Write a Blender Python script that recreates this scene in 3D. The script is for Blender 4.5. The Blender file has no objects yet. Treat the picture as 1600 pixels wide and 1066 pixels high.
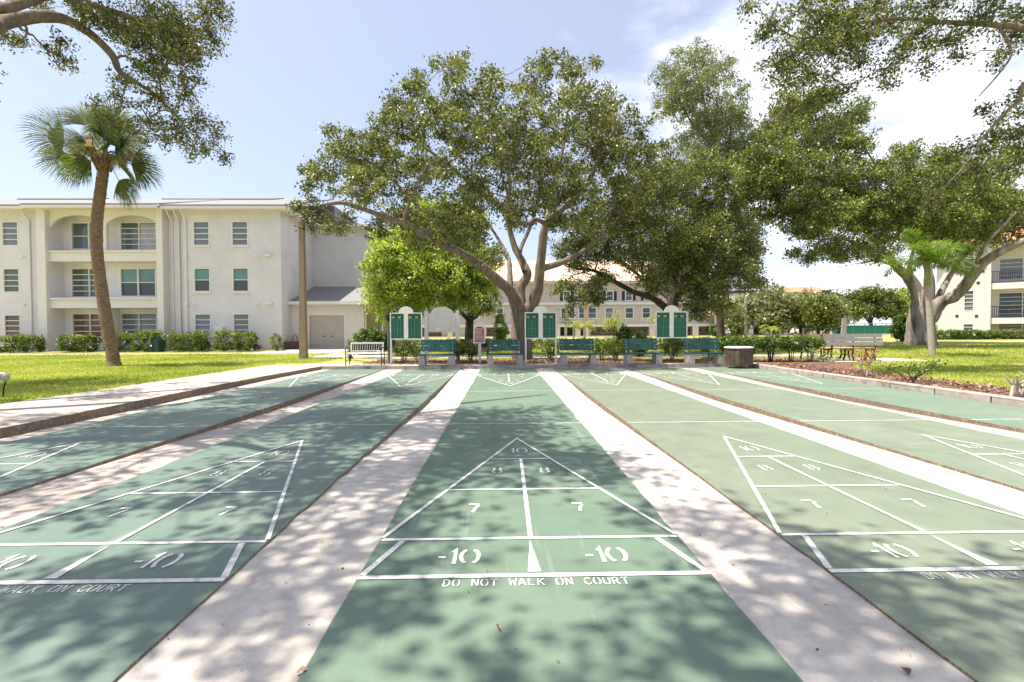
import bpy, math, random
import numpy as np
from mathutils import Vector, Matrix
random.seed(7)
RNG = np.random.default_rng(7)
sc = bpy.context.scene
COL = sc.collection
R_ = math.radians
FT = .3048

# ------------------------------------------------------------------ camera
F_PX, CAM_H = 758.75, 1.2624
CR = np.array([[.9998, -.01916, -.00494], [.01905, .9996, -.0207], [.00534, .02061, .99977]])
cam = bpy.data.cameras.new('camera')
cam.sensor_width = 36; cam.sensor_fit = 'HORIZONTAL'; cam.lens = F_PX / 1600 * 36
cam.clip_start = .05; cam.clip_end = 2000
cam_ob = bpy.data.objects.new('camera', cam); COL.objects.link(cam_ob)
m = Matrix.Identity(4)
for i in range(3):
    m[i][0] = CR[0][i]; m[i][1] = CR[2][i]; m[i][2] = -CR[1][i]
m[2][3] = CAM_H
cam_ob.matrix_world = m
sc.camera = cam_ob

# ------------------------------------------------------------------ light
SUN_EL, SUN_DIR = R_(67), (-1.0, -0.12)           # the sun stands left of the courts
SUN_AZ = math.atan2(SUN_DIR[0], SUN_DIR[1])        # from +Y, clockwise
w = bpy.data.worlds.new('World'); sc.world = w; w.use_nodes = True
nt = w.node_tree; nt.nodes.clear()
def N(t, typ, **kw):
    n = t.nodes.new(typ)
    for k, v in kw.items(): setattr(n, k, v)
    return n
sky = N(nt, 'ShaderNodeTexSky', sky_type='NISHITA', sun_disc=False)
sky.sun_elevation = SUN_EL; sky.sun_rotation = SUN_AZ % (2 * math.pi)
sky.air_density = 1.0; sky.dust_density = 2.2; sky.ozone_density = 1.3
tc = N(nt, 'ShaderNodeTexCoord')
sep = N(nt, 'ShaderNodeSeparateXYZ'); nt.links.new(tc.outputs['Generated'], sep.inputs[0])
mp = N(nt, 'ShaderNodeMapping'); mp.inputs['Scale'].default_value = (1.5, 1.5, 4.2); mp.inputs['Location'].default_value = (.35, .2, .1)
nt.links.new(tc.outputs['Generated'], mp.inputs[0])
nz = N(nt, 'ShaderNodeTexNoise'); nz.inputs['Scale'].default_value = 1.6; nz.inputs['Detail'].default_value = 9; nz.inputs['Roughness'].default_value = .56
nt.links.new(mp.outputs[0], nz.inputs['Vector'])
wx = N(nt, 'ShaderNodeMath', operation='MULTIPLY'); wx.inputs[1].default_value = .34
nt.links.new(sep.outputs['X'], wx.inputs[0])
wz = N(nt, 'ShaderNodeMath', operation='MULTIPLY'); wz.inputs[1].default_value = -.16
nt.links.new(sep.outputs['Z'], wz.inputs[0])
ad = N(nt, 'ShaderNodeMath', operation='ADD'); nt.links.new(nz.outputs[0], ad.inputs[0]); nt.links.new(wx.outputs[0], ad.inputs[1])
ad2 = N(nt, 'ShaderNodeMath', operation='ADD'); nt.links.new(ad.outputs[0], ad2.inputs[0]); nt.links.new(wz.outputs[0], ad2.inputs[1])
cr = N(nt, 'ShaderNodeMapRange', interpolation_type='SMOOTHSTEP'); cr.inputs['From Min'].default_value = .50; cr.inputs['From Max'].default_value = .72; cr.inputs['To Max'].default_value = .85
nt.links.new(ad2.outputs[0], cr.inputs['Value'])
mx = N(nt, 'ShaderNodeMix', data_type='RGBA')
nt.links.new(cr.outputs[0], mx.inputs['Factor'])
nt.links.new(sky.outputs[0], mx.inputs['A'])
mx.inputs['B'].default_value = (6.6, 6.75, 7.1, 1)
bg = N(nt, 'ShaderNodeBackground'); bg.inputs['Strength'].default_value = .113
out = N(nt, 'ShaderNodeOutputWorld')
hz = N(nt, 'ShaderNodeMix', data_type='RGBA'); hz.inputs['Factor'].default_value = .30; hz.inputs['B'].default_value = (5.1, 5.05, 5.9, 1)   # thin high haze
nt.links.new(mx.outputs['Result'], hz.inputs['A']); nt.links.new(hz.outputs['Result'], bg.inputs[0]); nt.links.new(bg.outputs[0], out.inputs[0])
sun = bpy.data.lights.new('sun', 'SUN'); sun.energy = 5.0; sun.angle = R_(.53); sun.color = (1, .90, .76)
sun_ob = bpy.data.objects.new('sun', sun); COL.objects.link(sun_ob)
sv = Vector((SUN_DIR[0], SUN_DIR[1], 0)).normalized() * math.cos(SUN_EL) + Vector((0, 0, math.sin(SUN_EL)))
sun_ob.rotation_euler = sv.to_track_quat('Z', 'Y').to_euler()
sun_ob.location = sv * 60
sc.view_settings.view_transform = 'Standard'; sc.view_settings.look = 'None'
sc.view_settings.exposure = 1.0; sc.view_settings.gamma = 1; sc.view_settings.use_curve_mapping = False
sc.render.engine = 'CYCLES'
sc.cycles.max_bounces = 8; sc.cycles.transparent_max_bounces = 8

# ------------------------------------------------------------------ helpers: photo ray -> point at a true distance
def at(px, py, Y):
    d = CR.T @ np.array([(px - 800) / F_PX, 1, -(py - 533) / F_PX])
    return np.array([0, 0, CAM_H]) + d * (Y / d[1])
def gp(px, py, z=0.):
    d = CR.T @ np.array([(px - 800) / F_PX, 1, -(py - 533) / F_PX])
    return np.array([0, 0, CAM_H]) + d * ((z - CAM_H) / d[2])
def to_px(P):
    q = CR @ (np.asarray(P, float) - np.array([0, 0, CAM_H]))
    return 800 + F_PX * q[0] / q[1], 533 - F_PX * q[2] / q[1], q[1]
def sstep(a, b, t):
    t = min(max((t - a) / (b - a), 0), 1); return t * t * (3 - 2 * t)
def tz(x, y): return .10 + .46 * sstep(19, 50, y)

# ------------------------------------------------------------------ materials
MATS = {}
def mat(name, color, rough=.7, var=.12, scale=6., bump=.0, bscale=60., color2=None, spec=.35, metal=0., c2amt=(.45, .7), detail=6, coat=0.):
    if name in MATS: return MATS[name]
    ma = bpy.data.materials.new(name); ma.use_nodes = True
    t = ma.node_tree; b = t.nodes['Principled BSDF']
    b.inputs['Roughness'].default_value = rough; b.inputs['Specular IOR Level'].default_value = spec; b.inputs['Metallic'].default_value = metal
    if coat: b.inputs['Coat Weight'].default_value = coat
    g = N(t, 'ShaderNodeNewGeometry')
    n1 = N(t, 'ShaderNodeTexNoise'); n1.inputs['Scale'].default_value = scale; n1.inputs['Detail'].default_value = detail; n1.inputs['Roughness'].default_value = .62
    t.links.new(g.outputs['Position'], n1.inputs['Vector'])
    mr = N(t, 'ShaderNodeMapRange'); mr.inputs['From Min'].default_value = .3; mr.inputs['From Max'].default_value = .7
    mr.inputs['To Min'].default_value = 1 - var; mr.inputs['To Max'].default_value = 1 + var
    t.links.new(n1.outputs[0], mr.inputs['Value'])
    src = None
    rgb = N(t, 'ShaderNodeRGB'); rgb.outputs[0].default_value = (*color, 1); src = rgb.outputs[0]
    if color2 is not None:
        n2 = N(t, 'ShaderNodeTexNoise'); n2.inputs['Scale'].default_value = scale * .23; n2.inputs['Detail'].default_value = 8; n2.inputs['Roughness'].default_value = .65
        t.links.new(g.outputs['Position'], n2.inputs['Vector'])
        m2 = N(t, 'ShaderNodeMapRange', interpolation_type='SMOOTHSTEP'); m2.inputs['From Min'].default_value = c2amt[0]; m2.inputs['From Max'].default_value = c2amt[1]
        t.links.new(n2.outputs[0], m2.inputs['Value'])
        mix = N(t, 'ShaderNodeMix', data_type='RGBA'); t.links.new(m2.outputs[0], mix.inputs['Factor']); t.links.new(src, mix.inputs['A']); mix.inputs['B'].default_value = (*color2, 1)
        src = mix.outputs['Result']
    sca = N(t, 'ShaderNodeVectorMath', operation='SCALE'); t.links.new(src, sca.inputs[0]); t.links.new(mr.outputs[0], sca.inputs['Scale'])
    t.links.new(sca.outputs[0], b.inputs['Base Color'])
    if bump:
        n3 = N(t, 'ShaderNodeTexNoise'); n3.inputs['Scale'].default_value = bscale; n3.inputs['Detail'].default_value = 5
        t.links.new(g.outputs['Position'], n3.inputs['Vector'])
        bp = N(t, 'ShaderNodeBump'); bp.inputs['Strength'].default_value = bump; bp.inputs['Distance'].default_value = .02
        t.links.new(n3.outputs[0], bp.inputs['Height']); t.links.new(bp.outputs[0], b.inputs['Normal'])
    MATS[name] = ma
    return ma

def leaf_mat(name, cols, rough=.42, trans=.3, spec=.5):
    if name in MATS: return MATS[name]
    ma = bpy.data.materials.new(name); ma.use_nodes = True
    t = ma.node_tree; b = t.nodes['Principled BSDF']
    a = N(t, 'ShaderNodeAttribute', attribute_name='tint')
    r = N(t, 'ShaderNodeValToRGB')
    el = r.color_ramp.elements
    el[0].position = 0; el[0].color = (*cols[0], 1); el[1].position = 1; el[1].color = (*cols[-1], 1)
    for i, c in enumerate(cols[1:-1]):
        e = el.new((i + 1) / (len(cols) - 1)); e.color = (*c, 1)
    t.links.new(a.outputs['Fac'], r.inputs[0]); t.links.new(r.outputs[0], b.inputs['Base Color'])
    b.inputs['Roughness'].default_value = rough; b.inputs['Specular IOR Level'].default_value = spec
    tr = N(t, 'ShaderNodeBsdfTranslucent')
    tm = N(t, 'ShaderNodeMix', data_type='RGBA', blend_type='MULTIPLY'); tm.inputs['Factor'].default_value = 1; tm.inputs['B'].default_value = (1.5, 1.7, .7, 1)
    t.links.new(r.outputs[0], tm.inputs['A']); t.links.new(tm.outputs['Result'], tr.inputs['Color'])
    ms = N(t, 'ShaderNodeMixShader'); ms.inputs[0].default_value = trans
    o = t.nodes['Material Output']
    t.links.new(b.outputs[0], ms.inputs[1]); t.links.new(tr.outputs[0], ms.inputs[2]); t.links.new(ms.outputs[0], o.inputs[0])
    MATS[name] = ma
    return ma

def bark_mat(name, c1, c2, scale=9., stretch=.25, bump=.9):
    if name in MATS: return MATS[name]
    ma = bpy.data.materials.new(name); ma.use_nodes = True
    t = ma.node_tree; b = t.nodes['Principled BSDF']; b.inputs['Roughness'].default_value = .9; b.inputs['Specular IOR Level'].default_value = .15
    g = N(t, 'ShaderNodeNewGeometry'); mp = N(t, 'ShaderNodeMapping'); mp.inputs['Scale'].default_value = (1, 1, stretch)
    t.links.new(g.outputs['Position'], mp.inputs[0])
    n = N(t, 'ShaderNodeTexNoise'); n.inputs['Scale'].default_value = scale; n.inputs['Detail'].default_value = 9; n.inputs['Roughness'].default_value = .7
    t.links.new(mp.outputs[0], n.inputs['Vector'])
    r = N(t, 'ShaderNodeValToRGB'); r.color_ramp.elements[0].position = .32; r.color_ramp.elements[0].color = (*c1, 1); r.color_ramp.elements[1].position = .68; r.color_ramp.elements[1].color = (*c2, 1)
    t.links.new(n.outputs[0], r.inputs[0]); t.links.new(r.outputs[0], b.inputs['Base Color'])
    bp = N(t, 'ShaderNodeBump'); bp.inputs['Strength'].default_value = bump; bp.inputs['Distance'].default_value = .03
    t.links.new(n.outputs[0], bp.inputs['Height']); t.links.new(bp.outputs[0], b.inputs['Normal'])
    MATS[name] = ma
    return ma

def glass_mat(name, color, rough=.06):
    return mat(name, color, rough, var=.18, scale=1.3, spec=.7)

# court paint: faded by the sun in patches, fine sand texture
def court_mat(name, c, c2):
    ma = mat(name, c, .5, var=.10, scale=3.2, bump=.12, bscale=420, color2=c2, spec=.5, c2amt=(.42, .68))
    t = ma.node_tree; b = t.nodes['Principled BSDF']; src = b.inputs['Base Color'].links[0].from_socket
    g = N(t, 'ShaderNodeNewGeometry')
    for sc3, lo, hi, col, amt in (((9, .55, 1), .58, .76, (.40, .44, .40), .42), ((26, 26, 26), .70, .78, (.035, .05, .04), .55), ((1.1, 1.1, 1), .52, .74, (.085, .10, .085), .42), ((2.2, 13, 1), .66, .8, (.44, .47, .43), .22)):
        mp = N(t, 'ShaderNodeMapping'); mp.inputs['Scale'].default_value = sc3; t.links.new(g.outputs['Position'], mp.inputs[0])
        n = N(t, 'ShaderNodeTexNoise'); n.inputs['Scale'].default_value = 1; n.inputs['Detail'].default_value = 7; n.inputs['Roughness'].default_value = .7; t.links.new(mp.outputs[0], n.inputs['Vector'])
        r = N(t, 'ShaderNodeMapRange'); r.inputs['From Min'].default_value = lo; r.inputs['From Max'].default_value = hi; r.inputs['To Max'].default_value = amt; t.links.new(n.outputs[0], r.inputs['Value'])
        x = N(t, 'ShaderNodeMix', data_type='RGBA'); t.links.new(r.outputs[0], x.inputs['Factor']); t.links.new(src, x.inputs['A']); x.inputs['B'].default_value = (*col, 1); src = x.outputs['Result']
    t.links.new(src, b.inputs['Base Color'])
    return ma
M_COURT = court_mat('court_paint', (.120, .183, .136), (.142, .200, .147))
M_COURTB = court_mat('court_paint_sky_tint', (.118, .178, .148), (.140, .192, .158))  # same paint; skylight on the shaded left lanes put into a bluer colour
M_COURTW = court_mat('court_paint_faded', (.162, .205, .148), (.188, .222, .165))
M_COURTG = court_mat('court_paint_fresh', (.135, .20, .145), (.155, .215, .16))
M_CONC = mat('concrete', (.50, .465, .425), .85, var=.17, scale=9, bump=.3, bscale=140, color2=(.40, .37, .335), c2amt=(.47, .66))
M_CONCP = mat('concrete_pink', (.43, .385, .35), .85, var=.17, scale=8, bump=.3, bscale=130, color2=(.35, .315, .285), c2amt=(.47, .66))
M_AGG = mat('rough_aggregate', (.19, .14, .10), .95, var=.6, scale=70, bump=1., bscale=55, color2=(.30, .24, .18))
M_WHITE = mat('line_paint', (.66, .655, .64), .65, var=.16, scale=44, color2=(.27, .33, .285), c2amt=(.48, .72))
M_KERB = mat('kerb_concrete', (.36, .31, .28), .9, var=.2, scale=7, bump=.4, bscale=70, color2=(.17, .15, .14), c2amt=(.5, .66))
M_KERB2 = mat('pale_kerb', (.44, .41, .38), .9, var=.15, scale=9, bump=.3, bscale=70)
M_LAWN = mat('lawn_soil', (.27, .295, .075), .95, var=.3, scale=14, bump=.5, bscale=60, color2=(.37, .33, .13), c2amt=(.4, .65))
M_DRY = mat('dry_lawn', (.24, .21, .07), .95, var=.25, scale=9, color2=(.15, .18, .045))
M_MULCH = mat('mulch_soil', (.14, .075, .05), .95, var=.5, scale=30, bump=1., bscale=40, color2=(.19, .115, .085))
M_CHIP = mat('mulch_chip', (.22, .11, .07), .9, var=.6, scale=25)
M_RED_MULCH = mat('orange_mulch', (.42, .20, .11), .95, var=.35, scale=14, bump=.7, bscale=45)
M_ASPH = mat('asphalt', (.10, .10, .10), .9, var=.2, scale=8)
M_BWALL = mat('cream_stucco', (.66, .635, .69), .85, var=.06, scale=1.5, bump=.2, bscale=45, color2=(.60, .575, .615))
M_BTRIM = mat('cream_trim', (.70, .66, .665), .7, var=.05, scale=4)
M_OLIVE = mat('shaded_olive_stucco', (.30, .275, .13), .85, var=.08, scale=2)  # shade on the garage's right side put into a darker wall colour
M_ROOF = mat('grey_shingle', (.215, .215, .225), .9, var=.3, scale=26, bump=.4, bscale=50)
M_WFRAME = mat('white_frame', (.75, .74, .72), .45, var=.03)
M_METALW = mat('white_metal', (.70, .70, .68), .45, var=.08, scale=20)
M_BLACK = mat('black_metal', (.02, .02, .022), .45, var=.1)
M_GREEN = mat('green_plank', (.006, .06, .05), .4, var=.3, scale=9, color2=(.014, .10, .08), spec=.5)
M_LEG = mat('bench_concrete', (.36, .33, .30), .9, var=.15, scale=12, bump=.4, bscale=70)
M_BROWN = mat('brown_plank', (.09, .035, .025), .7, var=.25, scale=12)
M_BOARD = mat('board_white', (.70, .68, .64), .6, var=.06, scale=4)
M_SGREEN = mat('score_green', (.008, .10, .062), .5, var=.12, scale=6)
M_SLINE = mat('score_line', (.10, .26, .19), .5, var=.05)
M_SYEL = mat('score_label', (.30, .34, .10), .6, var=.1)
M_SBLK = mat('score_black', (.012, .02, .018), .6)
M_RED = mat('sign_red', (.36, .025, .045), .5, var=.08)
M_SLAT = mat('weathered_slat', (.36, .35, .36), .8, var=.2, scale=15)
M_TAN = mat('tan_slat', (.50, .31, .17), .75, var=.2, scale=15)
M_DARKWOOD = mat('dark_bin_slat', (.075, .05, .038), .75, var=.35, scale=10, color2=(.12, .085, .06))
M_POLE = mat('brown_pole', (.27, .20, .155), .8, var=.15, scale=10)
M_BRICK = mat('brick_brown', (.10, .055, .045), .85, var=.3, scale=20)
M_TWALL = mat('townhouse_wall', (.56, .485, .455), .85, var=.05, scale=1)
M_TGAR = mat('garage_brown', (.20, .145, .115), .7, var=.1, scale=3)
M_TDARK = mat('shutter_dark', (.03, .03, .035), .6)
M_SALMON = mat('salmon_tile', (.60, .42, .33), .85, var=.25, scale=5, bump=.4, bscale=12)
M_ORANGE = mat('orange_tile', (.58, .25, .15), .85, var=.2, scale=5)
M_RWALL = mat('white_stucco', (.66, .625, .62), .85, var=.05, scale=2)
M_SCREEN = mat('fence_screen', (.022, .16, .125), .8, var=.12, scale=2)
M_GDOOR = mat('garage_cream', (.46, .41, .36), .6, var=.04, scale=3)
M_G = dict(grey=glass_mat('glass_grey', (.15, .165, .20)), dark=glass_mat('glass_dark', (.035, .05, .055)), green=glass_mat('glass_green_reflection', (.075, .10, .065)),  # opaque panes; the green is a reflection painted as base colour
           red=glass_mat('glass_red', (.13, .062, .045)), teal=glass_mat('glass_teal', (.10, .22, .22)), pale=glass_mat('glass_pale', (.36, .37, .42)), blue=glass_mat('glass_blue', (.09, .12, .15)))
L_OAK = leaf_mat('oak_leaf', [(.03, .038, .011), (.085, .102, .025), (.165, .182, .045), (.27, .275, .085)], trans=.25, rough=.42, spec=.42)
L_OAK2 = leaf_mat('laurel_oak_leaf', [(.03, .042, .012), (.085, .108, .026), (.165, .19, .045), (.26, .275, .08)], trans=.26, rough=.42, spec=.42)
L_LIME = leaf_mat('camphor_leaf', [(.080, .125, .025), (.195, .265, .055), (.32, .385, .085), (.45, .48, .15)], trans=.45)
L_FIG = leaf_mat('fig_leaf', [(.03, .048, .012), (.085, .118, .025), (.165, .205, .042), (.27, .295, .085)], trans=.26)
L_WISP = leaf_mat('wispy_leaf', [(.08, .095, .035), (.15, .175, .06), (.23, .245, .11)], trans=.3)
L_OLIVE = leaf_mat('greygreen_leaf', [(.12, .14, .065), (.20, .225, .105), (.29, .30, .17)], trans=.25)
L_SHRUB = leaf_mat('shrub_leaf', [(.035, .06, .012), (.085, .135, .02), (.15, .21, .03), (.25, .29, .06)], trans=.28)
L_HEDGE = leaf_mat('hedge_leaf', [(.022, .05, .01), (.05, .10, .016), (.095, .165, .026), (.17, .23, .045)], trans=.25)
L_REDL = leaf_mat('rusty_leaf', [(.22, .06, .03), (.32, .12, .05), (.12, .10, .03)], trans=.25)
L_PALM = leaf_mat('palm_leaf', [(.03, .06, .015), (.07, .105, .03), (.13, .16, .07), (.2, .2, .11)], trans=.25, rough=.72, spec=.25)
L_DEADP = leaf_mat('dead_palm_leaf', [(.28, .15, .06), (.38, .23, .11), (.45, .32, .18)], trans=.2, rough=.8)
L_YPALM = leaf_mat('yellow_palm_leaf', [(.14, .18, .015), (.26, .29, .025), (.38, .38, .05)], trans=.35)
L_FPALM = leaf_mat('foxtail_leaf', [(.07, .13, .02), (.13, .21, .03), (.20, .27, .05)], trans=.35)
L_GRASS = leaf_mat('grass_blade', [(.145, .205, .035), (.275, .325, .065), (.41, .43, .12), (.54, .50, .22)], trans=.35, rough=.6, spec=.3)
L_LITTER = leaf_mat('dry_leaf', [(.05, .028, .018), (.12, .07, .04), (.22, .13, .08)], trans=.1, rough=.8)
B_OAK = bark_mat('oak_bark', (.09, .07, .055), (.27, .225, .18))
B_DARK = bark_mat('dark_bark', (.035, .028, .024), (.12, .10, .085))
B_FIG = bark_mat('fig_bark_shadow_streaks', (.055, .045, .04), (.40, .35, .31), scale=3.2, stretch=.12)  # dark vertical bands: shadow between the flutes painted into the bark
B_TWIG = bark_mat('grey_twig', (.16, .13, .11), (.30, .26, .23))
B_SABAL = bark_mat('sabal_bark', (.085, .05, .034), (.34, .235, .17), scale=7, stretch=4.5, bump=1.)
B_PALE = bark_mat('pale_palm_bark', (.26, .24, .21), (.44, .41, .37), scale=10, stretch=4)
B_BARE = bark_mat('bare_branch', (.30, .25, .22), (.50, .44, .39))

# ------------------------------------------------------------------ mesh builder
class MB:
    def __init__(s): s.v = []; s.f = []; s.mi = []
    def add(s, vs, fs, mi=0):
        o = len(s.v); s.v += [tuple(float(c) for c in p) for p in vs]; s.f += [tuple(i + o for i in f) for f in fs]; s.mi += [mi] * len(fs)
    def quad(s, a, b, c, d, mi=0): s.add([a, b, c, d], [(0, 1, 2, 3)], mi)
    def box(s, x0, x1, y0, y1, z0, z1, mi=0, fr=None, ch=0.):
        P = fr or (lambda x, y, z: (x, y, z))
        if ch:
            vs = []
            for z, e in ((z0, 0), (z1 - ch, 0), (z1, ch)):
                vs += [P(x0 + e, y0 + e, z), P(x1 - e, y0 + e, z), P(x1 - e, y1 - e, z), P(x0 + e, y1 - e, z)]
            fs = [(3, 2, 1, 0), (8, 9, 10, 11)]
            for k in (0, 4):
                for i in range(4): j = (i + 1) % 4; fs.append((k + i, k + j, k + 4 + j, k + 4 + i))
            s.add(vs, fs, mi); return
        vs = [P(x, y, z) for z in (z0, z1) for x, y in ((x0, y0), (x1, y0), (x1, y1), (x0, y1))]
        s.add(vs, [(3, 2, 1, 0), (4, 5, 6, 7), (0, 1, 5, 4), (1, 2, 6, 5), (2, 3, 7, 6), (3, 0, 4, 7)], mi)
    def prism(s, poly, d0, d1, fn, mi=0):
        """poly of (u, v); fn(u, v, d) -> point"""
        n = len(poly)
        vs = [fn(u, v, d0) for u, v in poly] + [fn(u, v, d1) for u, v in poly]
        fs = [tuple(range(n)), tuple(range(2 * n - 1, n - 1, -1))] + [(i, (i + 1) % n + 0, (i + 1) % n + n, i + n)[::-1] for i in range(n)]
        s.add(vs, fs, mi)
    def tube(s, pts, rad, sides=8, mi=0, cap=True):
        pts = [np.asarray(p, float) for p in pts]; n = len(pts)
        if np.isscalar(rad): rad = [rad] * n
        up = np.array([0, 0, 1.]); rings = []
        ref = None
        for i in range(n):
            t = pts[min(i + 1, n - 1)] - pts[max(i - 1, 0)]; t /= (np.linalg.norm(t) + 1e-9)
            if ref is None: ref = np.array([1., 0, 0]) if abs(t[0]) < .8 else np.array([0, 1., 0])
            a = ref - t * ref.dot(t); a /= (np.linalg.norm(a) + 1e-9); b = np.cross(t, a); ref = a
            rings.append([pts[i] + rad[i] * (math.cos(k * 2 * math.pi / sides) * a + math.sin(k * 2 * math.pi / sides) * b) for k in range(sides)])
        vs = [p for r in rings for p in r]; fs = []
        for i in range(n - 1):
            for k in range(sides):
                j = (k + 1) % sides; fs.append((i * sides + k, i * sides + j, (i + 1) * sides + j, (i + 1) * sides + k))
        if cap: fs.append(tuple(range(sides))[::-1]); fs.append(tuple(range((n - 1) * sides, n * sides)))
        s.add(vs, fs, mi)
    def mesh(s, name, mats, smooth=False):
        me = bpy.data.meshes.new(name); me.from_pydata(s.v, [], s.f)
        for ma in (mats if isinstance(mats, (list, tuple)) else [mats]): me.materials.append(ma)
        if any(s.mi): me.polygons.foreach_set('material_index', s.mi)
        if smooth: me.polygons.foreach_set('use_smooth', [True] * len(s.f))
        me.update(); return me
    def build(s, name, mats, parent=None, smooth=False):
        return link(name, s.mesh(name, mats, smooth), parent)

def link(name, data, parent=None):
    o = bpy.data.objects.new(name, data); COL.objects.link(o)
    if parent is not None: o.parent = parent
    return o
def thing(name, label, cat, loc=(0, 0, 0), group=None):
    o = bpy.data.objects.new(name, None); COL.objects.link(o); o.location = [float(c) for c in loc]; o.empty_display_size = .1
    o['label'] = label; o['category'] = cat
    if group: o['group'] = group
    return o
def struct(o, label=None):
    o['kind'] = 'structure'
    if label: o['label'] = label
    return o
def copy_tree(o, parent=None):
    c = o.copy(); COL.objects.link(c)
    if parent is not None: c.parent = parent
    for ch in list(o.children): copy_tree(ch, c)
    return c
def rel(o):
    """world -> local offset for parts of a thing that stands at o.location (no rotation)"""
    return np.array(o.location)

# ------------------------------------------------------------------ foliage
class Leaves:
    def __init__(s): s.p = []; s.a = []; s.n = []; s.L = []; s.W = []; s.t = []
    def add(s, pos, axis, normal, L, W, tint):
        s.p.append(pos); s.a.append(axis); s.n.append(normal); s.L.append(L); s.W.append(W); s.t.append(tint)
    def scatter(s, centre, n, sig, L, asp=.5, up=.5, tint=(0, 1), droop=0.):
        c = np.asarray(centre, float)
        p = c + RNG.normal(0, 1, (n, 3)) * np.asarray(sig)
        a = RNG.normal(0, 1, (n, 3)); a[:, 2] -= droop; a /= np.linalg.norm(a, axis=1)[:, None]
        nn = RNG.normal(0, 1, (n, 3)); nn[:, 2] += up * 1.6
        nn -= a * (nn * a).sum(1)[:, None]; nn /= (np.linalg.norm(nn, axis=1)[:, None] + 1e-6)
        l = L * RNG.uniform(.65, 1.3, n)
        s.add(p, a, nn, l, l * asp * RNG.uniform(.8, 1.2, n), RNG.uniform(tint[0], tint[1], n))
    def build(s, name, material, parent=None, off=(0, 0, 0)):
        p = np.concatenate(s.p) - np.asarray(off); a = np.concatenate(s.a); n = np.concatenate(s.n); L = np.concatenate(s.L)[:, None]; W = np.concatenate(s.W)[:, None]; t = np.concatenate(s.t)
        b = np.cross(a, n); k = len(p)
        v = np.stack([p, p + a * L * .45 + b * W * .5 + n * W * .16, p + a * L, p + a * L * .45 - b * W * .5 + n * W * .16], 1).reshape(-1, 3)
        me = bpy.data.meshes.new(name)
        me.vertices.add(4 * k); me.vertices.foreach_set('co', v.astype(np.float32).ravel())
        me.loops.add(4 * k); me.loops.foreach_set('vertex_index', np.arange(4 * k, dtype=np.int32))
        me.polygons.add(k); me.polygons.foreach_set('loop_start', np.arange(0, 4 * k, 4, dtype=np.int32))
        me.polygons.foreach_set('loop_total', np.full(k, 4, dtype=np.int32))
        at_ = me.attributes.new('tint', 'FLOAT', 'FACE'); at_.data.foreach_set('value', np.clip(t, 0, 1).astype(np.float32))
        me.materials.append(material); me.update(calc_edges=True)
        return link(name, me, parent)

def spline(pts, n):
    P = np.asarray(pts, float)
    if len(P) < 3: return [P[0] + (P[-1] - P[0]) * i / n for i in range(n + 1)]
    Q = np.vstack([2 * P[0] - P[1], P, 2 * P[-1] - P[-2]]); o = []
    per = max(1, n // (len(P) - 1))
    for i in range(len(P) - 1):
        p0, p1, p2, p3 = Q[i:i + 4]
        for k in range(per):
            t = k / per
            o.append(.5 * (2 * p1 + (p2 - p0) * t + (2 * p0 - 5 * p1 + 4 * p2 - p3) * t * t + (3 * p1 - p0 - 3 * p2 + p3) * t ** 3))
    o.append(P[-1]); return o

class Tree:
    def __init__(s, bark, leaf, off): s.mb = MB(); s.lv = Leaves(); s.nodes = []; s.nr = []; s.bark = bark; s.leaf = leaf; s.off = np.asarray(off, float)
    def limb(s, pts, r0, r1, sides=10, n=None, wob=.0):
        n = n or max(6, 5 * len(pts)); q = spline(pts, n); m = len(q)
        q = [np.asarray(p) + (RNG.normal(0, wob, 3) if 0 < i < m - 1 else 0) for i, p in enumerate(q)]
        rr = [r0 + (r1 - r0) * (i / (m - 1)) ** .8 for i in range(m)]
        rr = [r * RNG.uniform(.93, 1.07) for r in rr]
        s.mb.tube([p - s.off for p in q], rr, sides, cap=False)
        s.nodes += [np.asarray(p) for p in q]; s.nr += rr
    def reach(s, tgt, rend=.012, rmax=.09):
        """a bough from the nearest limb to tgt"""
        tgt = np.asarray(tgt, float); nd = np.array(s.nodes); d = np.linalg.norm(nd - tgt, axis=1) + np.maximum(0, nd[:, 2] - tgt[2]) * .7
        i = int(d.argmin()); a = nd[i]; L = np.linalg.norm(tgt - a)
        if L < .15: return
        r0 = min(s.nr[i] * .75, rmax, .012 + .028 * L)
        mid1 = a + (tgt - a) * .35 + np.array([0, 0, .10 * L]) + RNG.normal(0, .06 * L, 3); mid2 = a + (tgt - a) * .7 + np.array([0, 0, .08 * L]) + RNG.normal(0, .06 * L, 3)
        s.limb([a, mid1, mid2, tgt], r0, rend, 6, 9, .015 * L)
    def lump(s, c, r, clusters, leaves, L, asp=.5, sig=.2, up=.5, flat=.85, tint=(0, 1), twig=True, droop=0.):
        c = np.asarray(c, float); s.reach(c)
        for _ in range(clusters):
            u = RNG.normal(0, 1, 3); u /= np.linalg.norm(u); p = c + u * r * RNG.uniform(.15, 1) ** .6 * np.array([1, 1, flat])
            if twig:
                mid = (c + p) / 2 + RNG.normal(0, .08 * r, 3)
                s.mb.tube([c - s.off, mid - s.off, p - s.off], [.014, .009, .004], 3, cap=False)
            b = RNG.uniform(-.28, .28)
            s.lv.scatter(p, leaves, (sig, sig, sig * .75), L, asp, up, (tint[0] + b, tint[1] + b), droop)
    def done(s, root):
        s.mb.build('trunk', s.bark, root, smooth=True)
        if s.lv.p: s.lv.build('crown', s.leaf, root, s.off)

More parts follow.
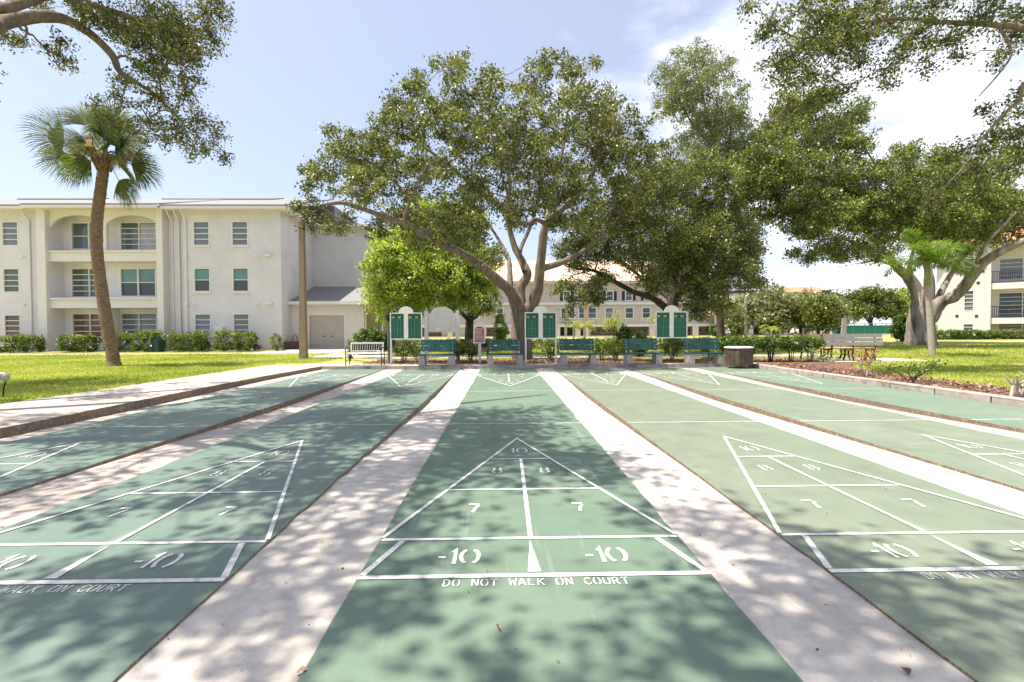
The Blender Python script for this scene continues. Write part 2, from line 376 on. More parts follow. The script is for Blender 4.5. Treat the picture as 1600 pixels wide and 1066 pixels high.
def px_tree(name, label, cat, base, bark, leaf, limbs, lumps, Y, spread, clusters=14, leaves=16, L=.10, asp=.5, sig=.2, both=True, group=None, trunk_r=.0, up=.5, flat=.85, tint=(0, 1), droop=0., dens=1.):
    """limbs: (points, r0, r1), each point (px, py, Y) read off the photograph at a true distance; lumps: (px, py, radius in px)"""
    root = thing(name, label, cat, base, group)
    t = Tree(bark, leaf, base)
    for pts, r0, r1 in limbs:
        t.limb([q if isinstance(q, np.ndarray) else at(*q) for q in pts], r0, r1)
    cx = np.mean([l[0] for l in lumps]); cy = np.mean([l[1] for l in lumps])
    ex = max(abs(l[0] - cx) for l in lumps) + 1; ey = max(abs(l[1] - cy) for l in lumps) + 1
    for l in lumps:
        px, py, pr = l[:3]
        e = max(0, 1 - ((px - cx) / ex) ** 2 - .6 * ((py - cy) / ey) ** 2) ** .5 * spread
        ys = [Y + RNG.uniform(-.25, .25) * spread] if (not both or e < .45 * spread) else [Y - e * RNG.uniform(.45, 1), Y + e * RNG.uniform(.3, .8)]
        if len(l) > 3: ys = [l[3]]
        for y in ys:
            r = pr * y / F_PX; k = max(4, int(clusters * dens * (r / 1.1) ** 2.2))
            t.lump(at(px + RNG.uniform(-6, 6), py + RNG.uniform(-6, 6), y), r, k, leaves, L, asp, sig, up, flat, tint, droop=droop)
    t.done(root); return root

def bush(name, label, cat, c, rx, ry, rz, leaf, n=900, L=.06, asp=.5, z0=.12, stems=5, boxy=False, group=None, bark=None, tint=(0, 1), gap=.0, power=2):
    """c = ground point; foliage fills an uneven ellipsoid (or clipped box) on a few stems"""
    root = thing(name, label, cat, c, group)
    mb = MB(); lv = Leaves()
    for k in range(stems):
        a = k * 2 * math.pi / stems + random.uniform(-.4, .4)
        tip = (math.cos(a) * rx * random.uniform(.2, .7), math.sin(a) * ry * random.uniform(.2, .7), z0 + rz * random.uniform(.9, 1.5))
        b0 = (math.cos(a) * rx * .12, math.sin(a) * ry * .12, -.02)
        mb.tube([b0, ((b0[0] + tip[0]) * .4, (b0[1] + tip[1]) * .4, tip[2] * .5), tip], [.02, .014, .006], 5, cap=False)
    mb.build('stems', bark or B_TWIG, root)
    m = max(8, int(n * 1.9) // 30)
    for _ in range(m):
        if boxy:
            u = RNG.uniform(-1, 1, 3); k = RNG.integers(0, 3); u[k] = np.sign(u[k]) * RNG.uniform(.75, 1.0)
        else:
            u = RNG.normal(0, 1, 3); u /= np.linalg.norm(u); u *= RNG.uniform(.35, 1) ** .5
        p = np.array([u[0] * rx, u[1] * ry, z0 + rz + u[2] * rz]) * (1, 1, 1) + RNG.normal(0, .03, 3)
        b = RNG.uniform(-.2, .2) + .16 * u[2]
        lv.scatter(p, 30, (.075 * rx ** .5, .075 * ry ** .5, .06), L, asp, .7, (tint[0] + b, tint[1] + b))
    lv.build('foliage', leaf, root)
    return root

def fan_frond(name, root, base, direction, stalk, blade, leaf, n=34, width=.036, droop=.35, mat_stalk=None, spread=2.2, roll=0.):
    """costapalmate fan leaf: a stalk and a fan of narrow segments"""
    lv = Leaves(); d = np.asarray(direction, float); d /= np.linalg.norm(d)
    b = np.asarray(base, float); tip = b + d * stalk - np.array([0, 0, .12 * stalk * stalk])
    side = np.cross(d, [0, 0, 1.]); ns = np.linalg.norm(side); side = side / ns if ns > 1e-3 else np.array([1., 0, 0]); nrm = np.cross(side, d)
    side, nrm = side * math.cos(roll) + nrm * math.sin(roll), nrm * math.cos(roll) - side * math.sin(roll)
    mb = MB(); mb.tube([b, (b + tip) / 2 + np.array([0, 0, .05]), tip], [.022, .018, .012], 4)
    for k in range(n):
        th = (k / (n - 1) - .5) * 2 * spread * .5 * 1.15
        a = d * math.cos(th) + side * math.sin(th) + nrm * (.10 * abs(math.sin(th)))
        ln = blade * (1 - .28 * abs(th) / 1.3) * random.uniform(.85, 1.08)
        p = tip.copy(); seg = ln / 3; tint = random.random()
        for j in range(3):
            aa = a + np.array([0, 0, -droop * (j * .75) ** 1.3]); aa /= np.linalg.norm(aa)
            nn = nrm - aa * nrm.dot(aa); nn /= np.linalg.norm(nn)
            lv.add(p[None], aa[None], nn[None], np.array([seg * (1.95, 1.9, 1.25)[j]]), np.array([width * (1, .85, .5)[j] * 1.25]), np.array([tint + random.uniform(-.1, .1)]))
            p = p + aa * seg
    o = lv.build(name, leaf, root)
    mb.build('stalk', mat_stalk or M_STALK, o)
    return o
M_STALK = mat('palm_stalk', (.16, .19, .07), .6, var=.2)

def feather_frond(name, root, base, d, length, leaf, n=26, ll=.35, droop=.9, width=.03, plume=False):
    lv = Leaves(); p = np.asarray(base, float); a = np.asarray(d, float); a /= np.linalg.norm(a); pts = [p.copy()]
    seg = length / n
    for k in range(n):
        a = a + np.array([0, 0, -droop / n * (1 + k / n)]); a /= np.linalg.norm(a); p = p + a * seg; pts.append(p.copy())
        if k < 3: continue
        side = np.cross(a, [0, 0, 1.]); side /= (np.linalg.norm(side) + 1e-6); nr = np.cross(side, a)
        l = ll * math.sin(math.pi * min(1, .15 + .85 * k / n)) ** .6
        for sg in ((-1, 1) if not plume else (-1, 1, -.6, .6)):
            ax = side * sg + a * .7 + nr * (random.uniform(-.3, .5) if not plume else random.uniform(-1, 1)); ax[2] -= .25; ax /= np.linalg.norm(ax)
            nn = nr - ax * nr.dot(ax); nn /= (np.linalg.norm(nn) + 1e-6)
            lv.add(p[None], ax[None], nn[None], np.array([l]), np.array([width]), np.array([random.random()]))
    o = lv.build(name, leaf, root)
    mb = MB(); mb.tube(pts[::4] + [pts[-1]], [.014] * (len(pts[::4])) + [.004], 4); mb.build('stalk', M_STALK, o)
    return o
#@@STRUCT
def linkw(name, data, root):
    """a part modelled in world coordinates, parented to its thing"""
    o = link(name, data, root); o.matrix_parent_inverse = Matrix.Translation(-root.location); return o
def buildw(mb, name, mats, root, smooth=False): return linkw(name, mb.mesh(name, mats, smooth), root)

# ------------------------------------------------------------------ ground
LX, RX, FAR_Y, NEAR_Y = -6.28, 8.32, 16.42, -6.0
def grid_sheet(name, xs, ys, zf, material, hole=None):
    mb = MB(); idx = {}
    for j in range(len(ys) - 1):
        for i in range(len(xs) - 1):
            cx, cy = (xs[i] + xs[i + 1]) / 2, (ys[j] + ys[j + 1]) / 2
            if hole and hole(cx, cy): continue
            f = []
            for a, b in ((i, j), (i + 1, j), (i + 1, j + 1), (i, j + 1)):
                if (a, b) not in idx: idx[a, b] = len(mb.v); mb.v.append((xs[a], ys[b], zf(xs[a], ys[b])))
                f.append(idx[a, b])
            mb.f.append(tuple(f)); mb.mi.append(0)
    return mb.build(name, material)
xs = sorted(set([-900, -300, -120] + list(range(-80, 121, 4)) + [300, 900] + [LX, RX]))
ys = sorted(set([-300, -80, -30] + list(range(-20, 100, 3)) + [150, 300, 900] + [FAR_Y, NEAR_Y]))
struct(grid_sheet('lawn', xs, ys, tz, M_LAWN, lambda x, y: LX < x < RX and NEAR_Y < y < FAR_Y), 'sunny green lawn around the courts')
def sheet(name, poly, material, dz=.004, fine=1.0, label=None):
    """a flat patch laid over the ground; poly in (x, y), triangulated on a strip grid following the terrain"""
    import bmesh
    bm = bmesh.new(); vs = [bm.verts.new((x, y, 0)) for x, y in poly]; bm.faces.new(vs)
    y0, y1 = min(p[1] for p in poly), max(p[1] for p in poly)
    k = y0 + 3
    while k < y1:
        bmesh.ops.bisect_plane(bm, geom=bm.verts[:] + bm.edges[:] + bm.faces[:], plane_co=(0, k, 0), plane_no=(0, 1, 0)); k += 3
    bmesh.ops.triangulate(bm, faces=bm.faces[:])
    for v in bm.verts: v.co.z = TZ(v.co.x, v.co.y) + dz
    bm.normal_update()
    for f in bm.faces:
        if f.normal.z < 0: f.normal_flip()
    me = bpy.data.meshes.new(name); bm.to_mesh(me); bm.free(); me.materials.append(material)
    return struct(link(name, me), label)
def TZ(x, y):
    """terrain as the lawn's grid shows it"""
    j = 0
    while j < len(ys) - 2 and ys[j + 1] < y: j += 1
    t = (y - ys[j]) / (ys[j + 1] - ys[j]); return tz(0, ys[j]) * (1 - t) + tz(0, ys[j + 1]) * t

# ------------------------------------------------------------------ courts, gutters, kerbs
COURT_X = [-4.859, -2.332, .16, 2.607, 4.991, 7.40]
V0 = 2.47; HW = .914
Y_A, Y_B = .49, 16.40
def gutter_depth(y): return .012 + .08 * math.exp(-((y - 9.3) / 3.7) ** 2)
def court_side(x, sgn, seed):
    r = np.random.default_rng(seed); n = 90; yy = np.linspace(Y_A, Y_B, n)
    return [(x + sgn * (-abs(r.normal(0, .006)) - (.02 if r.random() < .05 else 0)), y) for y in yy]
def stroke(mb, pts, wd, z, closed=False, fr=None):
    """flat painted stroke along a polyline, mitred"""
    n = len(pts); P = [np.array(p, float) for p in pts]; L = []; Rr = []
    for i in range(n):
        a = P[i] - P[i - 1] if (i > 0 or closed) else P[1] - P[0]
        b = P[(i + 1) % n] - P[i] if (i < n - 1 or closed) else P[i] - P[i - 1]
        a /= np.linalg.norm(a); b /= np.linalg.norm(b); t = a + b; t /= np.linalg.norm(t) + 1e-9
        nn = np.array([-t[1], t[0]]); k = wd / 2 / max(.35, abs(nn.dot(np.array([-a[1], a[0]]))))
        L.append(P[i] + nn * k); Rr.append(P[i] - nn * k)
    f = fr or (lambda x, y: (x, y))
    vs = [(*f(*p), z) for p in L] + [(*f(*p), z) for p in Rr]
    m = n if closed else n - 1
    mb.add(vs, [(i + n, (i + 1) % n + n, (i + 1) % n, i) for i in range(m)])
def arc(cx, cy, rx, ry, a0, a1, n=7): return [(cx + rx * math.cos(R_(a0 + (a1 - a0) * i / n)), cy + ry * math.sin(R_(a0 + (a1 - a0) * i / n))) for i in range(n + 1)]
# stencil numerals and letters in a unit box (0..w, 0..1)
NUM = {'0': ([arc(.34, .5, .3, .46, 112, 248), arc(.40, .5, .3, .46, 68, -68)], .74), '1': ([[(.12, .78), (.24, .95), (.24, .03)]], .42),
       '7': ([[(.04, .95), (.62, .95)], [(.60, .80), (.44, .5), (.34, .03)]], .68),
       '8': ([arc(.30, .74, .22, .21, 105, 255), arc(.30, .27, .26, .23, 105, 255), arc(.40, .74, .22, .21, 75, -75), arc(.40, .27, .26, .23, 75, -75)], .74), '-': ([[(.02, .46), (.30, .46)]], .40)}
LET = {'D': [[(.12, .04), (.12, .96)], [(.26, .93), (.55, .9), (.80, .7), (.80, .3), (.55, .1), (.26, .07)]], 'O': [arc(.42, .5, .36, .45, 102, 258), arc(.52, .5, .36, .45, 78, -78)],
       'N': [[(.12, .04), (.12, .96)], [(.24, .9), (.70, .1)], [(.82, .04), (.82, .96)]], 'T': [[(.05, .91), (.42, .91)], [(.54, .91), (.90, .91)], [(.48, .78), (.48, .04)]],
       'W': [[(.04, .96), (.22, .06), (.40, .7)], [(.52, .7), (.72, .06), (.92, .96)]], 'A': [[(.06, .04), (.40, .94)], [(.52, .94), (.88, .04)], [(.36, .32), (.60, .32)]],
       'L': [[(.14, .04), (.14, .96)], [(.28, .09), (.82, .09)]], 'K': [[(.14, .04), (.14, .96)], [(.80, .95), (.34, .52), (.84, .04)]],
       'C': [arc(.5, .5, .40, .43, 40, 170), arc(.5, .5, .40, .43, 190, 320)], 'U': [[(.14, .96), (.14, .3), (.24, .1), (.42, .07)], [(.54, .07), (.74, .1), (.84, .3), (.84, .96)]],
       'R': [[(.12, .04), (.12, .96)], [(.26, .92), (.66, .9), (.78, .72), (.62, .5), (.26, .47)], [(.5, .42), (.84, .04)]]}
def court_marks(court, X, far):
    ZM = .004
    def T(u, v):
        v *= FT; u *= FT
        return (X - u, V0 - .086 + (52 - 13) * FT - v) if far else (X + u, V0 + v)
    def line(name, pts, wd, z=ZM):
        mb = MB(); stroke(mb, pts, wd / FT, z, fr=T); mb.build(name, M_WHITE, court)
    line('base_line', [(-2.98, .02), (2.98, .02)], .038)
    line('separation_line', [(-2.95, 1.5), (2.95, 1.5)], .030)
    line('court_line', [(-1.93, 4.5), (1.93, 4.5)], .026); line('court_line', [(-.93, 7.5), (.93, 7.5)], .026)
    line('court_line', [(-2.95, 1.57), (0, 10.46), (2.95, 1.57)], .029, ZM + .002)
    line('court_line', [(0.01, 1.57), (.04, 7.45)], .029, ZM + .002)
    line('court_line', [(-2.52, 1.43), (-2.93, .1)], .036); line('court_line', [(2.52, 1.43), (2.93, .1)], .036)
    line('dead_line', [(-2.99, 13.5), (2.99, 13.5)], .026)
    mb = MB(); mb.add([(*T(-.01, 1.40), ZM), (*T(-.115, .14), ZM), (*T(.115, .14), ZM)], [(0, 1, 2)]); o = mb.build('wedge_mark', M_WHITE, court)
    def number(txt, u, v, h=.60, wx=1.0, wd=.072):
        mb = MB(); tot = sum(NUM[c][1] for c in txt) * h * wx; x = u - tot / 2
        for c in txt:
            for s in NUM[c][0]: stroke(mb, [(x + p[0] * h * wx, v - h / 2 + p[1] * h) for p in s], wd, ZM, fr=T)
            x += NUM[c][1] * h * wx
        mb.build('numeral', M_WHITE, court)
    number('10', 0, 8.57, .62, .85, .06)
    for sg in (-1, 1):
        number('8', sg * .70, 6.23, .56, .75, .06); number('7', sg * 1.23, 3.17, .56, .78, .075); number('-10', sg * 1.35, .74, .60, .82, .075)
    mb = MB(); h = .235; adv = .1475; x = -1.53
    for c in 'DO NOT WALK ON COURT':
        if c != ' ':
            for s in LET[c]: stroke(mb, [(x + p[0] * adv * .92, -.315 + p[1] * h) for p in s], .026, ZM, fr=T)
        x += adv * 1.05
    mb.build('lettering', M_WHITE, court)
court_lab = ['leftmost green shuffleboard lane beside the raised walkway', 'second shuffleboard lane from the left under dappled shade', 'centre shuffleboard lane leading straight away from the viewer',
             'lane just right of centre, half sunny', 'sun bleached lane second from the right', 'rightmost brighter green lane along the kerb']
for k, X in enumerate(COURT_X):
    mb = MB(); A = court_side(X - HW, -1, 10 + k); B = court_side(X + HW, 1, 30 + k)
    for i in range(len(A) - 1):
        a0, a1, b0, b1 = A[i], A[i + 1], B[i], B[i + 1]
        mb.quad((*a0, 0), (*b0, 0), (*b1, 0), (*a1, 0), 0)
        mb.quad((*a0, -.25), (*a0, 0), (*a1, 0), (*a1, -.25), 1); mb.quad((*b0, 0), (*b0, -.25), (*b1, -.25), (*b1, 0), 1)
    mb.quad((*A[0], -.25), (*B[0], -.25), (*B[0], 0), (*A[0], 0), 1)
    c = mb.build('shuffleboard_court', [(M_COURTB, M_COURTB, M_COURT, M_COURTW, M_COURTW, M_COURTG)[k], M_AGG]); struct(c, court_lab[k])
    court_marks(c, X, False); court_marks(c, X, True)
gutter_depth_0 = gutter_depth
gx = [(LX - .1, COURT_X[0] - HW)] + [(COURT_X[i] + HW, COURT_X[i + 1] - HW) for i in range(5)]
for k, (x0, x1) in enumerate(gx):
    mb = MB(); n = 60; yy = np.linspace(Y_A, Y_B, n); gutter_depth = gutter_depth_0 if k else (lambda y: .3 * gutter_depth_0(y))
    for i in range(n - 1):
        for q in range(4):
            xa, xb = x0 - .02 + (x1 - x0 + .04) * q / 4, x0 - .02 + (x1 - x0 + .04) * (q + 1) / 4
            mb.quad((xa, yy[i], -gutter_depth(yy[i])), (xb, yy[i], -gutter_depth(yy[i])), (xb, yy[i + 1], -gutter_depth(yy[i + 1])), (xa, yy[i + 1], -gutter_depth(yy[i + 1])))
    struct(mb.build('concrete_gutter', M_CONC if k in (2, 3, 4) else M_CONCP, None), ['narrow', 'second', 'third', 'fourth', 'fifth', 'sixth'][k] + ' pale concrete strip between the lanes counted from the left')
gutter_depth = gutter_depth_0
# apron under and behind the viewer
mb = MB(); mb.box(LX - .1, RX + .05, NEAR_Y - .1, Y_A - .003, -.3, -.006); struct(mb.build('concrete_apron', M_CONC), 'concrete apron at the near end of the lanes')
# left walkway, raised slab with rough edge; turns right behind the courts
mb = MB(); n = 80; yy = np.linspace(NEAR_Y, 16.43, n); r = np.random.default_rng(5)
ex = [-6.12 - .035 * (y - 6) if y < 12 else -6.33 + .05 * (y - 12) for y in yy]; ex = [e + r.normal(0, .008) for e in ex]
zt = lambda y: .108
for i in range(n - 1):
    mb.quad((-8.2, yy[i], zt(0)), (ex[i], yy[i], zt(0)), (ex[i + 1], yy[i + 1], zt(0)), (-8.2, yy[i + 1], zt(0)), 0)
    mb.quad((ex[i], yy[i], zt(0)), (ex[i], yy[i], -.25), (ex[i + 1], yy[i + 1], -.25), (ex[i + 1], yy[i + 1], zt(0)), 1)
struct(mb.build('walkway', [M_CONCP, M_AGG]), 'raised concrete walkway along the left lane')
sheet('walkway', [(-8.2, 16.433), (-6.2, 16.433), (9.2, 16.433), (9.2, 17.0), (-3.4, 17.12), (-5.0, 17.7), (-6.4, 18.0), (-7.4, 17.0)], M_CONCP, .006, label='concrete strip under the benches at the far end')
# kerb face at the far end of the lanes
mb = MB(); mb.box(LX - .1, RX + .3, 16.405, 16.43, -.3, .102); struct(mb.build('end_kerb', M_KERB), 'low concrete kerb across the far ends of the lanes')
# right kerb of cast stones
kerb = struct(thing('kerb', 'weathered concrete kerb of separate stones along the right lane', 'kerb', (RX + .09, 8, 0))); del kerb['category']
y = NEAR_Y; st = None; sm = []
for kk in range(3):
    mb = MB(); L = 1.06; r = np.random.default_rng(60 + kk)
    mb.box(-.09, .09, -L / 2, L / 2, -.25, .135, ch=.018); me = mb.mesh('kerb_stone', M_KERB)
    sm.append(me)
i = 0
while y < 16.3:
    o = link('kerb_stone', sm[i % 3], kerb); o.location = (random.uniform(-.008, .008), y + .54 - 8, random.uniform(-.012, .006)); o.rotation_euler = (0, 0, random.uniform(-.008, .008)); y += 1.085; i += 1
# planting beds
sheet('mulch_bed', [(RX + .17, -4), (9.75, -4), (9.6, 6), (9.75, 9), (10.0, 12), (10.6, 14.5), (12.2, 16.4), (13.2, 17.5), (12.5, 19.1), (5, 19.4), (-2, 19.5), (-4.9, 19.2), (-5.2, 17.8), (-3.4, 17.125), (9.21, 17.005), (9.21, 16.4), (RX + .17, 16.4)], M_MULCH, .010, label='dark red mulch bed behind the benches and along the right kerb')
sheet('mulch_ring', [(17.9 + 1.9 * math.cos(a), 14.9 + .8 * math.sin(a)) for a in np.linspace(0, 2 * math.pi, 20, endpoint=False)], M_RED_MULCH, .012, label='orange mulch ring on the right lawn')
# pale paths
sheet('footpath', [(-5.6, 20.6), (14.5, 20.2), (14.5, 21.3), (-5.6, 21.7)], M_CONC, .008, label='pale path crossing behind the benches')
sheet('patio', [(11.5, 16.9), (15.6, 16.9), (15.2, 18.9), (11.5, 18.9)], M_CONC, .014, label='small concrete pad under the park benches')
sheet('footpath', [(-40, 25.0), (-12.2, 25.0), (-12.2, 25.9), (-40, 25.9)], M_CONC, .010, label='narrow path along the front of the left building')
sheet('dry_verge', [(-40, 25.95), (-13.4, 25.95), (-13.2, 29), (-40, 29)], M_DRY, .006, label='strip of yellowed grass below the left building')
sheet('driveway', [(-12.25, 30.4), (-9.4, 30.4), (-8.7, 27.6), (-8.9, 26), (-7.9, 24.6), (-4, 23.6), (14.5, 22.4), (14.5, 21.35), (-5.6, 21.75), (-8.2, 21.9), (-12.6, 24.2), (-13.3, 26)], M_CONC, .012, label='concrete drive from the garage door')
sheet('road', [(-30, 55.5), (60, 55.5), (60, 63), (-30, 63)], M_ASPH, .012, label='road in front of the townhouses')

# ------------------------------------------------------------------ building helpers (walls facing along a local normal)
class Fr:
    def __init__(s, ox, oy, ang=0.): s.o = np.array([ox, oy]); s.u = np.array([math.cos(ang), math.sin(ang)]); s.n = np.array([math.sin(ang), -math.cos(ang)])
    def __call__(s, u, d, z): p = s.o + s.u * u + s.n * d; return (p[0], p[1], z)
FRONT = Fr(0, 0)
def wall_holes(mb, fr, u0, u1, z0, z1, d, holes, depth=.14, mi=0, thick=None):
    us = sorted(set([u0, u1] + [h[i] for h in holes for i in (0, 1)])); zs = sorted(set([z0, z1] + [h[i] for h in holes for i in (2, 3)]))
    for i in range(len(us) - 1):
        for j in range(len(zs) - 1):
            cu, cz = (us[i] + us[i + 1]) / 2, (zs[j] + zs[j + 1]) / 2
            if any(h[0] < cu < h[1] and h[2] < cz < h[3] for h in holes): continue
            mb.quad(fr(us[i], d, zs[j]), fr(us[i + 1], d, zs[j]), fr(us[i + 1], d, zs[j + 1]), fr(us[i], d, zs[j + 1]), mi)
    for a, b, c, e in holes:
        D = d - depth
        mb.quad(fr(a, d, c), fr(a, d, e), fr(a, D, e), fr(a, D, c), mi); mb.quad(fr(b, d, e), fr(b, d, c), fr(b, D, c), fr(b, D, e), mi)
        mb.quad(fr(a, d, e), fr(b, d, e), fr(b, D, e), fr(a, D, e), mi); mb.quad(fr(b, d, c), fr(a, d, c), fr(a, D, c), fr(b, D, c), mi)
def window(root, fr, u0, u1, z0, z1, d, kind, glass, lights=1, frame_w=.05, out_=.02, fmat=None, panes=4):
    """kind: jalousie (stacked slats), sash (two panes), pair: lights=2 side by side"""
    mb = MB(); fw = frame_w; D0, D1 = d - .13, d + out_
    for a, b, c, e in ((u0, u1, z1 - fw, z1), (u0, u1, z0, z0 + fw)): mb.box(a, b, D0, D1, c, e, fr=fr)
    for a, b in ((u0, u0 + fw), (u1 - fw, u1)): mb.box(a, b, D0, D1 - .003, z0 + fw, z1 - fw, fr=fr)
    P = []; W = (u1 - u0 - 2 * fw)
    for k in range(lights):
        a = u0 + fw + W * k / lights + (fw / 2 if k else 0); b = u0 + fw + W * (k + 1) / lights - (fw / 2 if k < lights - 1 else 0)
        if k: mb.box(a - fw, a, D0, D1 - .006, z0 + fw, z1 - fw, fr=fr)
        m = panes if kind == 'jalousie' else 2
        g = glass[k] if isinstance(glass, (list, tuple)) else glass
        for q in range(m):
            c = z0 + fw + (z1 - z0 - 2 * fw) * q / m; e = z0 + fw + (z1 - z0 - 2 * fw) * (q + 1) / m
            if q: mb.box(a, b, D0, D1 - .05, c - .022, c + .022, fr=fr)
            P.append((a, b, c + .022, e - .022, g[q % len(g)] if isinstance(g, (list, tuple)) else g, kind))
    o = buildw(mb, 'window', fmat or M_WFRAME, root)
    for a, b, c, e, g, kd in P:
        t = random.uniform(.0, .03) if kd == 'jalousie' else .0
        pm = MB(); pm.add([fr(a, D0 + .045 + t, c), fr(b, D0 + .045 + t, c), fr(b, D0 + .045, e), fr(a, D0 + .045, e), fr(a, D0 + .02, c), fr(b, D0 + .02, c), fr(b, D0 + .02, e), fr(a, D0 + .02, e)],
                          [(0, 1, 2, 3), (0, 4, 5, 1), (1, 5, 6, 2), (2, 6, 7, 3), (3, 7, 4, 0), (7, 6, 5, 4)])
        pm.build('pane', M_G[g], o)
    return o

# ------------------------------------------------------------------ left apartment building
bl = thing('apartment_building', 'long cream three storey apartment block with arched bays on the left', 'building', (-20, 29, .1))
ZE = 8.42
mb = MB()
win = []
def three(u0, u1):
    return [(u0, u1, 6.37, 7.79), (u0, u1, 3.66, 5.06), (u0, u1, 1.05, 2.36)]
h0 = three(-29.18, -28.22) + three(-32.2, -31.2); h1 = three(-18.16, -17.2) + three(-15.91, -14.96)
wall_holes(mb, FRONT, -40, -26.95, .0, ZE, -29, h0)
mb.quad((-26.95, 29, 0), (-26.95, 29, ZE), (-26.95, 28.75, ZE), (-26.95, 28.75, 0))
wall_holes(mb, FRONT, -18.75, -13.05, .0, ZE, -29, h1)
hb = [(-26.0, -23.86, 6.28, 7.95), (-23.08, -20.84, 6.25, 7.95), (-26.05, -23.9, 3.42, 5.18), (-23.15, -20.96, 3.44, 5.18), (-26.05, -23.9, .62, 2.45), (-23.15, -20.96, .75, 2.45)]
wall_holes(mb, FRONT, -26.45, -20.12, .0, ZE, -29.9, hb)
mb.quad((-26.447, 28.9, 0), (-26.447, 29.9, 0), (-26.447, 29.9, ZE), (-26.447, 28.9, ZE)); mb.quad((-20.123, 29.9, 0), (-20.123, 28.9, 0), (-20.123, 28.9, ZE), (-20.123, 29.9, ZE))
mb.box(-19.75, -18.76, 29.25, 29.5, 0, ZE)
mb.quad((-13.05, 29, 0), (-13.05, 34, 0), (-13.05, 34, ZE), (-13.05, 29, ZE))
wall_holes(mb, FRONT, -13.05, -9.25, .0, 8.45, -34, [])
mb.quad((-9.25, 34, 0), (-9.25, 44, 0), (-9.25, 44, 8.45), (-9.25, 34, 8.45))
mb.quad((-40, 44, 0), (-40, 44, ZE), (-9.25, 44, ZE), (-9.25, 44, 0)); mb.quad((-40, 29, 0), (-40, 29, ZE), (-40, 44, ZE), (-40, 44, 0))
buildw(mb, 'wall', M_BWALL, bl)
for a, b in ((-26.95, -26.45), (-20.12, -19.75)):
    mb = MB(); mb.box(a, b, 28.72, 29.24, 0, ZE - .02); buildw(mb, 'pilaster', M_BTRIM, bl)
mb = MB(); mb.add([(-23.42, 28.90, 0), (-23.08, 28.90, 0), (-23.08, 29.9, 0), (-23.42, 29.9, 0), (-23.33, 28.95, 2.7), (-23.14, 28.95, 2.7), (-23.14, 29.9, 2.7), (-23.33, 29.9, 2.7)], [(0, 1, 5, 4), (1, 2, 6, 5), (2, 3, 7, 6), (3, 0, 4, 7), (4, 5, 6, 7)]); buildw(mb, 'column', M_BTRIM, bl)
for z0, z1 in ((5.46, 5.98), (2.73, 3.23)):
    mb = MB(); mb.box(-26.445, -20.125, 28.96, 29.895, z0, z1); o = buildw(mb, 'spandrel', M_BTRIM, bl)
    m2 = MB(); m2.box(-26.44, -20.13, 28.86, 29.85, z1 + .001, z1 + .10); m2.build('sill', M_BTRIM, o)
# arched screen of the top storey
mb = MB()
for c0, c1 in ((-26.445, -23.3), (-23.3, -20.125)):
    cx, hw = (c0 + c1) / 2, (c1 - c0) / 2 - .12
    pts = [(cx + hw * math.cos(math.pi - math.pi * k / 20), 7.5 + .66 * math.sin(math.pi * k / 20)) for k in range(21)]
    top = [(x, ZE) for x, z in pts]; fn = lambda u, v, d: (u, 29.0 + d, v)
    for k in range(20):
        (x0, z0), (x1, z1) = pts[k], pts[k + 1]
        mb.prism([(x0, z0), (x1, z1), (x1, ZE), (x0, ZE)], 0, .16, fn)
    mb.box(c0, cx - hw, 29.0, 29.16, 7.5, ZE); mb.box(cx + hw, c1, 29.0, 29.16, 7.5, ZE)
buildw(mb, 'arched_screen', M_BTRIM, bl)
mb = MB(); mb.box(-23.42, -23.18, 29.0, 29.2, 6.09, 7.498); buildw(mb, 'column', M_BTRIM, bl)
for h, k, g in ((h0[0], 'jalousie', 'grey'), (h0[1], 'jalousie', 'green'), (h0[2], 'jalousie', 'red'), (h0[3], 'jalousie', 'grey'), (h0[4], 'jalousie', 'green'), (h0[5], 'jalousie', 'grey')):
    window(bl, FRONT, *h, -29, k, g)
for (h, k, g) in ((h1[0], 'jalousie', 'grey'), (h1[1], 'sash', ['dark', 'teal']), (h1[2], 'jalousie', 'grey'), (h1[3], 'jalousie', 'grey'), (h1[4], 'sash', ['dark', 'teal']), (h1[5], 'jalousie', 'grey')):
    window(bl, FRONT, *h, -29, k, g if isinstance(g, str) else [g])
    m2 = MB(); m2.box(h[0] - .06, h[1] + .06, 28.93, 28.998, h[2] - .10, h[2] - .003); buildw(m2, 'window_sill', M_BTRIM, bl)
window(bl, FRONT, *hb[0], -29.9, 'sash', ['blue', 'blue'], 2, .07, .03); window(bl, FRONT, *hb[1], -29.9, 'jalousie', ['blue', 'pale'], 2, .05, .02, panes=5)
window(bl, FRONT, *hb[2], -29.9, 'jalousie', 'green', 2, .05, panes=5); window(bl, FRONT, *hb[3], -29.9, 'sash', [['dark', 'teal'], ['dark', 'teal']], 2, .07, .03)
window(bl, FRONT, *hb[4], -29.9, 'jalousie', 'red', 2, .05, panes=5); window(bl, FRONT, *hb[5], -29.9, 'jalousie', 'grey', 2, .05, panes=5)
for u in (-17.68, -15.43):     # blind arch lines above the top windows
    mb = MB(); mb.tube([(u + .5 * math.cos(R_(a)), 28.998, 7.84 + .42 * math.sin(R_(a))) for a in range(0, 181, 12)], .022, 5); buildw(mb, 'blind_arch', M_BTRIM, bl)
